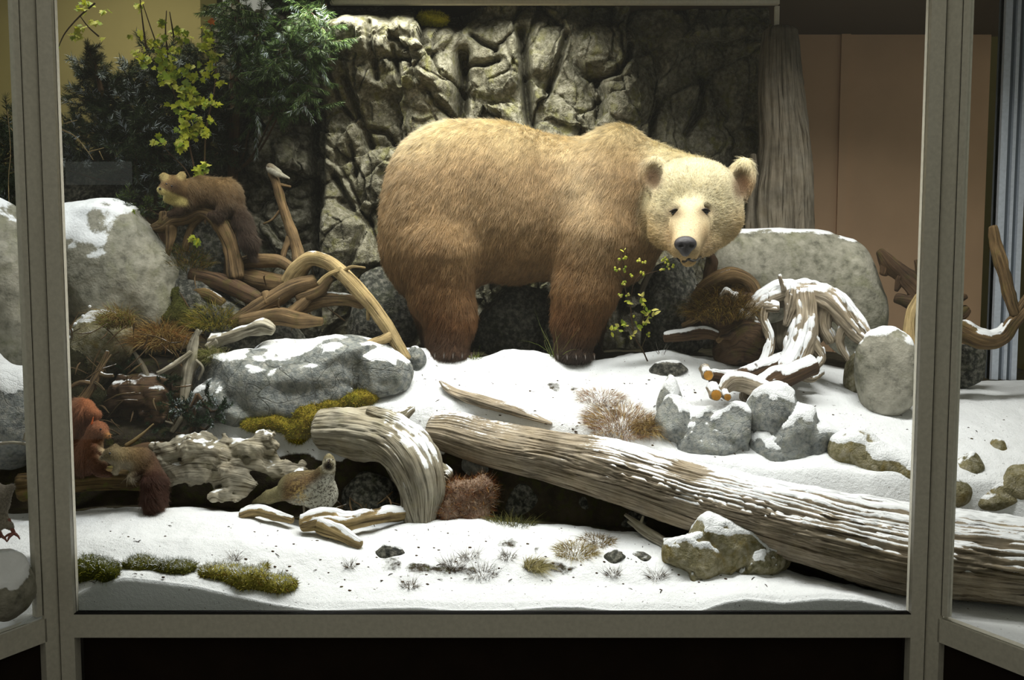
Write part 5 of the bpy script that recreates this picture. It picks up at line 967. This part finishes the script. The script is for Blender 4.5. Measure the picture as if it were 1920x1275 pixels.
    lo = W(690, 670, 5.3); lo = np.array([W(680, 400, 5.2)[0], 4.14, 1.02]); hi = np.array([W(1430, 400, 4.8)[0], 5.56, 2.40])
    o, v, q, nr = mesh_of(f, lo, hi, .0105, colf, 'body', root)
    def ln(p, n):
        px, py = proj(p); L = np.full(len(p), .034); hd = 1 - sstep(.0, .06, hsdf(p))
        L = L * (1 - hd) + hd * .020; mz = sstep(4.36, 4.26, (p[:, 1] - DY)); L = L * (1 - mz) + mz * .007
        for a, b in ((1227, 328), (1388, 340)): m = np.exp(-(((px - a) / 26) ** 2 + ((py - b) / 34) ** 2) ** 2); L = L * (1 - m) + m * .010
        for a, b in ((1265, 398), (1322, 396)): m = np.exp(-(((px - a) / 13) ** 2 + ((py - b) / 10) ** 2)); L = L * (1 - .8 * m)
        return L
    def dr(p, n):
        px, py = proj(p); d = np.stack([np.full(len(p), -.35), 0 * px, np.full(len(p), -1.)], -1); hd = (1 - sstep(.0, .05, hsdf(p)))[:, None]
        ctr = W(1289, 455, 4.2); rad = unit(p - ctr) + np.array([0, .4, 0]); return d * (1 - hd) + rad * hd
    mk = lambda p, n: 1 - np.exp(-(((proj(p)[0] - 1286) / 20) ** 2 + ((proj(p)[1] - 460) / 17) ** 2) ** 2) * ((p[:, 1] - DY) < 4.35)
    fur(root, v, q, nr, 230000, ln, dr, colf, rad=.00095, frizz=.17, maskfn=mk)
    b = surf(v, q, 0, 0)
    for a, c in ((1265, 398), (1322, 397)):
        P, N_ = hitp(b, a, c, -.001); ball('eye', root, P, (.0175, .013, .0135), 'eye')
        mb = MB(); tube(mb, [P + np.array([-.024, -.004, .002]), P + np.array([0, -.012, .013]), P + np.array([.022, -.004, .002])], [.003, .005, .003], seg=8, step=.004, lump=.1); mb.build('eyelid', MAT['claw'], root)
    # nose leather with two nostrils
    P, N_ = hitp(b, 1286, 459); C0 = P + np.array([0, .012, 0])
    def fn(p):
        d = ell(p, C0 + np.array([0, 0, .004]), (.048, .034, .034)); d = smin(d, ell(p, C0 + np.array([0, .0, -.026]), (.022, .026, .024)), .014)
        for s in (-1, 1): d = smax(d, -ell(p, C0 + np.array([s * .022, -.032, -.004]), (.011, .016, .008)), .006)
        return d
    v2, q2 = surface_nets(fn, C0 - .07, C0 + .07, .0035); mb = MB(); mb.add(v2, q2); mb.build('nose', MAT['nose'], root)
    ml = [hitp(b, a, c, .0015)[0] for a, c in ((1268, 484), (1275, 488), (1284, 489), (1291, 485), (1299, 488), (1308, 485), (1315, 480))]
    mb = MB(); tube(mb, ml, [.003, .008, .008, .006, .008, .008, .003], seg=8, step=.004, lump=.1); mb.build('mouth', MAT['black'], root)
    for fx, fy, Y in ((850, 668, 4.52), (1080, 670, 4.48)):
        for k in range(5):
            c = W(fx - 34 + 17 * k, fy, Y + .02 * abs(k - 2)); mb = MB(); tube(mb, [c + np.array([0, .02, .012]), c + np.array([0, -.01, .010]), c + np.array([0, -.035, -.008])], [.007, .006, .0015], seg=8, step=.006, lump=0., groove=0.); mb.build('claw', MAT['claw'], root)
bear()
def smallbeast(name, label, cat, base, prims, hh, colf, nf, ln, rad, flow, eyes=(), eyer=.004, nose=None, k=.015, extra=None, frizz=.25, Yshift=0., furmask=None, dirfn=None):
    """prims: ('e', px,py,Y, rx px, ry m, rz px) or ('c', (px,py,Y),(px,py,Y), r px, r px, k)"""
    root = empty(name, W(*base), label, cat); E = []
    for p in prims:
        if p[0] == 'e': E.append(('e', W(*p[1:4]), np.array([S(p[4], p[3]), p[5], S(p[6], p[3])]), None, k))
        else: E.append(('c', W(*p[1]), W(*p[2]), (S(p[3], p[1][2]), S(p[4], p[2][2])), p[5] if len(p) > 5 else k))
    def f(p):
        d = None
        for t, a, b, r, kk in E:
            x = ell(p, a, b) if t == 'e' else cap(p, a, b, *r)
            d = x if d is None else smin(d, x, kk)
        return d
    lo = np.min([np.minimum(a - b, a) if t == 'e' else np.minimum(a, b) - max(r) for t, a, b, r, kk in E], 0) - .02
    hi = np.max([a + b if t == 'e' else np.maximum(a, b) + max(r) for t, a, b, r, kk in E], 0) + .02
    o, v, q, nr = mesh_of(f, lo, hi, hh, colf, 'body', root)
    if nf: fur(root, v, q, nr, nf, ln, dirfn or (lambda p, n: np.broadcast_to(np.array(flow, float), p.shape)), colf, rad=rad, frizz=frizz, maskfn=furmask)
    b = surf(v, q, 0, 0)
    for a, c in eyes: P, N_ = hitp(b, a, c, 0.); ball('eye', root, P, eyer, 'eye', 3)
    if nose: P, N_ = hitp(b, *nose[:2]); ball('nose', root, P, nose[2], 'black', 3)
    if extra: extra(root, b)
    return root, b
def cmix(c, m, col): return c * (1 - m[:, None]) + m[:, None] * lin(col)
# ============ marten on the perch
def mcol(p, n):
    px, py = proj(p); c = lerpc([(330, (124, 100, 66)), (365, (102, 80, 54)), (395, (64, 50, 38)), (480, (46, 36, 30))], py)
    c = cmix(c, sstep(392, 410, py) * .6, (52, 38, 28))
    hd = 1 - sstep(345, 356, px); c = cmix(c, hd * (1 - sstep(338, 350, py)) * .7, (112, 88, 56)); c = cmix(c, hd * np.exp(-((px - 326) / 14) ** 2 - ((py - 350) / 9) ** 2) * .9, (64, 46, 32))
    c = cmix(c, (1 - sstep(346, 356, px)) * sstep(0, 6, py - (348 + .42 * (px - 298))) * (1 - sstep(380, 390, py)), (206, 190, 124))
    for a, b in ((307, 331), (340, 329)): c = cmix(c, np.exp(-(((px - a) / 10) ** 2 + ((py - b) / 8) ** 2) ** 2) * .7, (190, 172, 116))
    return np.clip(c, 0, 1)
smallbeast('marten', 'brown marten with a yellowish throat crouching on the gnarled perch branch, tail hanging down', 'marten', (400, 400, 5.0),
    [('c', (322, 350, 4.88), (304, 356, 4.80), 19, 9), ('e', 326, 348, 4.90, 20, .05, 18), ('c', (335, 355, 4.92), (365, 362, 4.98), 20, 26), ('e', 380, 362, 5.02, 36, .07, 29), ('c', (380, 362, 5.02), (420, 368, 5.02), 28, 31), ('e', 425, 372, 5.04, 30, .07, 36),
     ('c', (315, 372, 4.9), (350, 380, 4.94), 9, 16), ('c', (355, 375, 4.94), (335, 396, 4.92), 12, 8), ('c', (335, 396, 4.92), (318, 402, 4.9), 8, 6), ('c', (425, 385, 4.98), (410, 408, 4.96), 18, 10), ('c', (410, 408, 4.96), (395, 402, 4.92), 8, 6),
     ('c', (438, 385, 5.04), (455, 415, 5.0), 17, 16), ('c', (455, 415, 5.0), (468, 455, 4.98), 16, 15), ('c', (468, 455, 4.98), (474, 482, 4.98), 15, 6),
     ('e', 307, 332, 4.88, 9, .010, 9), ('e', 341, 330, 4.90, 9, .010, 9)],
    .0065, mcol, 26000, lambda p, n: np.where(proj(p)[0] < 350, .010, .022) * np.where(proj(p)[1] > 410, 1.5, 1.), .0006, (.5, 0, -.8), eyes=((312, 345), (322, 349)), eyer=.005, nose=(300, 354, .006), k=.018)
# ============ red squirrel
def rcol(p, n):
    px, py = proj(p); c = lerpc([(750, (150, 92, 58)), (800, (138, 88, 60)), (850, (118, 80, 58)), (890, (90, 62, 48))], py)
    c = cmix(c, np.exp(-(((px - 196) / 13) ** 2 + ((py - 846) / 17) ** 2) ** 1.5) * (n[:, 0] > -.2) * .85, (196, 176, 140))
    c = cmix(c, np.exp(-(((px - 203) / 7) ** 2 + ((py - 817) / 7) ** 2)) * .6, (206, 150, 84))
    return c
def sq_extra(root, b):
    for a, c in (((172, 795, 4.16), (175, 782, 4.16)), ((180, 793, 4.20), (184, 783, 4.20))):
        mb = MB(); tube(mb, [W(*a), W(*c)], [.009, .003], seg=10, step=.004, flat=.5, lump=0., groove=0.); mb.build('ear', MAT['rust'], root)
MAT['rust'] = m_plain('rust_ear_fur', (176, 88, 44), .9, .1)
smallbeast('red_squirrel', 'bright red squirrel sitting upright on the mossy log end beside the left post', 'squirrel', (165, 892, 4.2),
    [('e', 184, 806, 4.18, 19, .035, 17), ('c', (188, 808, 4.16), (203, 817, 4.14), 12, 5), ('c', (176, 818, 4.19), (168, 850, 4.2), 17, 24), ('e', 164, 866, 4.2, 27, .055, 28), ('e', 180, 872, 4.16, 20, .035, 17), ('c', (185, 886, 4.13), (206, 890, 4.11), 8, 5),
     ('c', (180, 838, 4.14), (196, 852, 4.12), 8, 6), ('c', (196, 852, 4.12), (208, 846, 4.12), 6, 4),
     ('c', (150, 880, 4.24), (142, 840, 4.26), 14, 22), ('c', (142, 840, 4.26), (142, 795, 4.26), 22, 27), ('c', (142, 795, 4.26), (158, 768, 4.24), 25, 20), ('c', (158, 768, 4.24), (180, 778, 4.2), 19, 10)],
    .005, rcol, 26000, lambda p, n: np.where(proj(p)[0] < 158, .032, .010), .0006, (-.1, 0, -1), eyes=((189, 805),), eyer=.0045, nose=(205, 817, .0028), k=.014, extra=sq_extra)
def r2col(p, n):
    px, py = proj(p); c = lerpc([(195, (120, 108, 84)), (225, (132, 116, 84)), (255, (120, 98, 68)), (290, (84, 62, 46))], px)
    c = cmix(c, sstep(868, 895, py) * sstep(235, 255, px), (64, 40, 30)); c = cmix(c, (1 - sstep(235, 262, px)) * sstep(858, 872, py) * .8, (160, 150, 128)); return c
smallbeast('brown_squirrel', 'grey-brown squirrel crouching low with its dark bushy tail hanging over the snow', 'squirrel', (250, 890, 4.2),
    [('e', 212, 852, 4.12, 17, .034, 15), ('c', (208, 853, 4.11), (192, 858, 4.10), 11, 5), ('c', (220, 856, 4.14), (262, 862, 4.18), 18, 24), ('e', 266, 866, 4.2, 26, .05, 26), ('c', (225, 866, 4.12), (216, 884, 4.11), 8, 6), ('c', (262, 878, 4.16), (246, 892, 4.13), 12, 6),
     ('c', (282, 872, 4.2), (290, 900, 4.16), 16, 20), ('c', (290, 900, 4.16), (288, 936, 4.14), 21, 21), ('c', (288, 936, 4.14), (282, 958, 4.12), 19, 9), ('e', 216, 838, 4.14, 5, .008, 7)],
    .005, r2col, 20000, lambda p, n: np.where(proj(p)[1] > 892, .032, .011), .0006, (.6, 0, -.8), eyes=((206, 850),), eyer=.0045, nose=(191, 858, .0028), k=.014)
# ============ hazel grouse
def gcol(p, n):
    px, py = proj(p); c = lerpc([(870, (116, 108, 74)), (900, (112, 90, 64)), (920, (124, 100, 68)), (950, (124, 110, 88))], py + .25 * (px - 580))
    w1, w2, wi = worley(p * np.array([130, 130, 90]), 3); bars = np.sin(p[:, 2] * 900 + 6 * vnoise(p * 50, 2))
    br = sstep(-8, 14, (py - 905) * 1.0 + (px - 585) * .75) * (1 - sstep(545, 560, -px + 1200 + 0 * px) * 0); c = cmix(c, br * .85, (204, 204, 190))
    c = cmix(c, br * (w1 < .42) * .85, (58, 44, 34)); c = cmix(c, (1 - br) * (bars > .1) * .6, (66, 50, 36)); c = cmix(c, np.exp(-(((px - 560) / 16) ** 2 + ((py - 925) / 20) ** 2)) * (wi > .5) * .7, (220, 190, 120))
    hd = 1 - sstep(884, 892, py); c = cmix(c, hd * (px > 600) * .8, (140, 130, 100)); c = cmix(c, np.exp(-(((px - 617) / 9) ** 2 + ((py - 874) / 8) ** 2) ** 2), (22, 16, 14))
    rim = np.exp(-((np.hypot((px - 617) / 12, (py - 873) / 12) - 1) / .16) ** 2); c = cmix(c, rim * .8, (206, 200, 180))
    tl = 1 - sstep(520, 540, px); c = cmix(c, tl * .6, (150, 148, 110)); return np.clip(c, 0, 1)
def gextra(root, b):
    P, N_ = hitp(b, 617, 864); mb = MB(); tube(mb, [P + np.array([0, .004, .002]), P + np.array([0, -.012, -.002]), P + np.array([0, -.016, -.010])], [.005, .004, .001], seg=8, step=.003, lump=0, groove=0); mb.build('beak', MAT['claw'], root)
    for x in (570, 590):
        mb = MB(); a = W(x, 950, 4.2); tube(mb, [a + np.array([0, 0, .03]), a, a + np.array([0, 0, -.035])], [.008, .006, .004], seg=8, step=.006)
        for dx in (-.02, 0, .02): tube(mb, [a + np.array([0, 0, -.033]), a + np.array([dx, -.03, -.038])], [.004, .002], seg=6, step=.006)
        mb.build('leg', MAT['drift'], root)
smallbeast('hazel_grouse', 'speckled grouse with a black throat standing in the hollow beneath the driftwood', 'grouse', (580, 960, 4.2),
    [('e', 580, 915, 4.22, 50, .07, 34), ('e', 600, 925, 4.20, 34, .06, 34), ('e', 555, 915, 4.23, 34, .06, 30), ('c', (600, 905, 4.2), (615, 880, 4.16), 26, 14), ('e', 617, 868, 4.14, 12, .03, 14), ('c', (617, 857, 4.14), (617, 853, 4.15), 6, 3), ('c', (540, 920, 4.26), (505, 932, 4.3), 18, 12), ('c', (505, 932, 4.3), (478, 940, 4.33), 12, 4)],
    .0042, gcol, 9000, lambda p, n: np.full(len(p), .010), .0012, (-1, 0, -.4), eyes=((610, 862), (624, 862)), eyer=.003, k=.016, extra=gextra, frizz=.08)
# ============ small bird on the snag
def tcol(p, n):
    px, py = proj(p); c = lerpc([(505, (110, 100, 84)), (520, (150, 146, 130))], px + .5 * (py - 320)); return cmix(c, (n[:, 2] < .2).astype(float) * .6, (216, 212, 196))
def textra(root, b):
    c = W(500, 314, 5.2); mb = MB(); tube(mb, [c, c + np.array([-.014, -.004, -.001])], [.003, .0006], seg=6, step=.003, lump=0); mb.build('beak', MAT['claw'], root)
smallbeast('small_bird', 'tiny pale-bellied songbird perched on the tip of the broken snag', 'bird', (512, 328, 5.22),
    [('e', 506, 313, 5.2, 7, .014, 7), ('c', (509, 317, 5.2), (520, 324, 5.2), 9, 8), ('c', (522, 326, 5.2), (542, 334, 5.2), 6, 2)], .0035, tcol, 1500, lambda p, n: np.full(len(p), .005), .0006, (1, 0, -.5), eyes=((503, 312),), eyer=.0022, k=.008, extra=textra)
# ============ ground bird cut by the left edge
def pcol(p, n):
    px, py = proj(p); c = lerpc([(900, (150, 140, 128)), (990, (176, 166, 150))], py); w1, w2, wi = worley(p * 90, 6); return cmix(c, (w1 < .4) * .4, (96, 84, 72))
def pextra(root, b):
    for x, y in ((2, 1005), (26, 1000)):
        mb = MB(); a = W(x, y, 3.50); tube(mb, [a + np.array([-.02, 0, .05]), a + np.array([0, 0, .0])], [.009, .007], seg=8, step=.006)
        for dx, dy in ((-.03, -.01), (0, -.03), (.03, -.012)): tube(mb, [a, a + np.array([dx * .6, dy, -.004]), a + np.array([dx, dy * 1.6, -.016])], [.006, .005, .002], seg=6, step=.006)
        mb.build('foot', MAT['horn'], root)
    mb = MB(); c = W(-96, 868, 3.5); tube(mb, [c, c + np.array([-.03, 0, -.006])], [.007, .002], seg=8, step=.004, lump=0); mb.build('beak', MAT['horn'], root)
smallbeast('ground_bird', 'greyish buff bird cut off by the left picture edge, pinkish feet on the snow', 'bird', (-30, 1010, 3.5),
    [('e', -40, 942, 3.5, 56, .09, 46), ('c', (-60, 925, 3.5), (-78, 880, 3.5), 30, 18), ('e', -80, 870, 3.5, 20, .035, 18), ('c', (-10, 940, 3.5), (20, 915, 3.52), 24, 8), ('c', (-20, 975, 3.5), (-4, 990, 3.5), 14, 8), ('c', (-2, 970, 3.5), (18, 986, 3.5), 14, 8)], .006, pcol, 8000, lambda p, n: np.full(len(p), .010), .0011, (1, 0, -.5), eyes=((-78, 866),), eyer=.004, k=.02, extra=pextra, frizz=.08)
# ------------------------------------------------------------------ camera, light
cam = bpy.data.cameras.new('camera'); co = bpy.data.objects.new('camera', cam); COL.objects.link(co); bpy.context.scene.camera = co
co.location = (0, 0, CAMZ); co.rotation_euler = (math.pi / 2 - PITCH, 0, 0); cam.sensor_width = 36; cam.lens = 36 * FPX / 1920; cam.clip_end = 50
def area(name, loc, sx, sy, power, col=(1, .95, .86), rot=(0, 0, 0), spread=180):
    l = bpy.data.lights.new(name, 'AREA'); l.shape = 'RECTANGLE'; l.size = sx; l.size_y = sy; l.energy = power; l.color = col; l.spread = math.radians(spread)
    o = bpy.data.objects.new(name, l); COL.objects.link(o); o.location = loc; o.rotation_euler = rot; return o
area('case_lamp_front', (-.1, 4.05, 3.02), 2.4, .22, 40, (1, .98, .95), (math.radians(3), 0, 0), 120)
area('case_lamp_middle', (-.3, 4.65, 3.02), 1.5, .2, 18, (1, .94, .82), (math.radians(4), 0, 0), 130)
area('case_lamp_right', (1.7, 4.2, 3.02), .9, .2, 20, (1, .97, .93), (math.radians(14), 0, 0), 125)
area('case_lamp_left', (-2.0, 4.4, 3.0), .6, .2, 6, (.95, .97, 1.), (math.radians(10), 0, 0), 120)
area('case_spot_cliff', (-.42, 5.28, 3.03), 1.5, .06, 26, (1, .98, .90), (math.radians(22), 0, 0), 110)
area('case_spot_wall', (-2.1, 5.3, 3.35), .9, .06, 9, (1, .96, .80), (math.radians(30), 0, 0), 150)
wd = bpy.data.worlds.new('room'); bpy.context.scene.world = wd; wd.use_nodes = True; wd.node_tree.nodes['Background'].inputs[0].default_value = (.84, .82, .69, 1); wd.node_tree.nodes['Background'].inputs[1].default_value = .33
sc = bpy.context.scene; sc.view_settings.view_transform = 'Standard'; sc.view_settings.look = 'None'; sc.view_settings.exposure = 0.; sc.view_settings.gamma = 1; sc.view_settings.use_curve_mapping = False
sc.cycles.use_denoising = True; sc.cycles.max_bounces = 8; sc.cycles.transparent_max_bounces = 16; sc.cycles.sample_clamp_indirect = 6
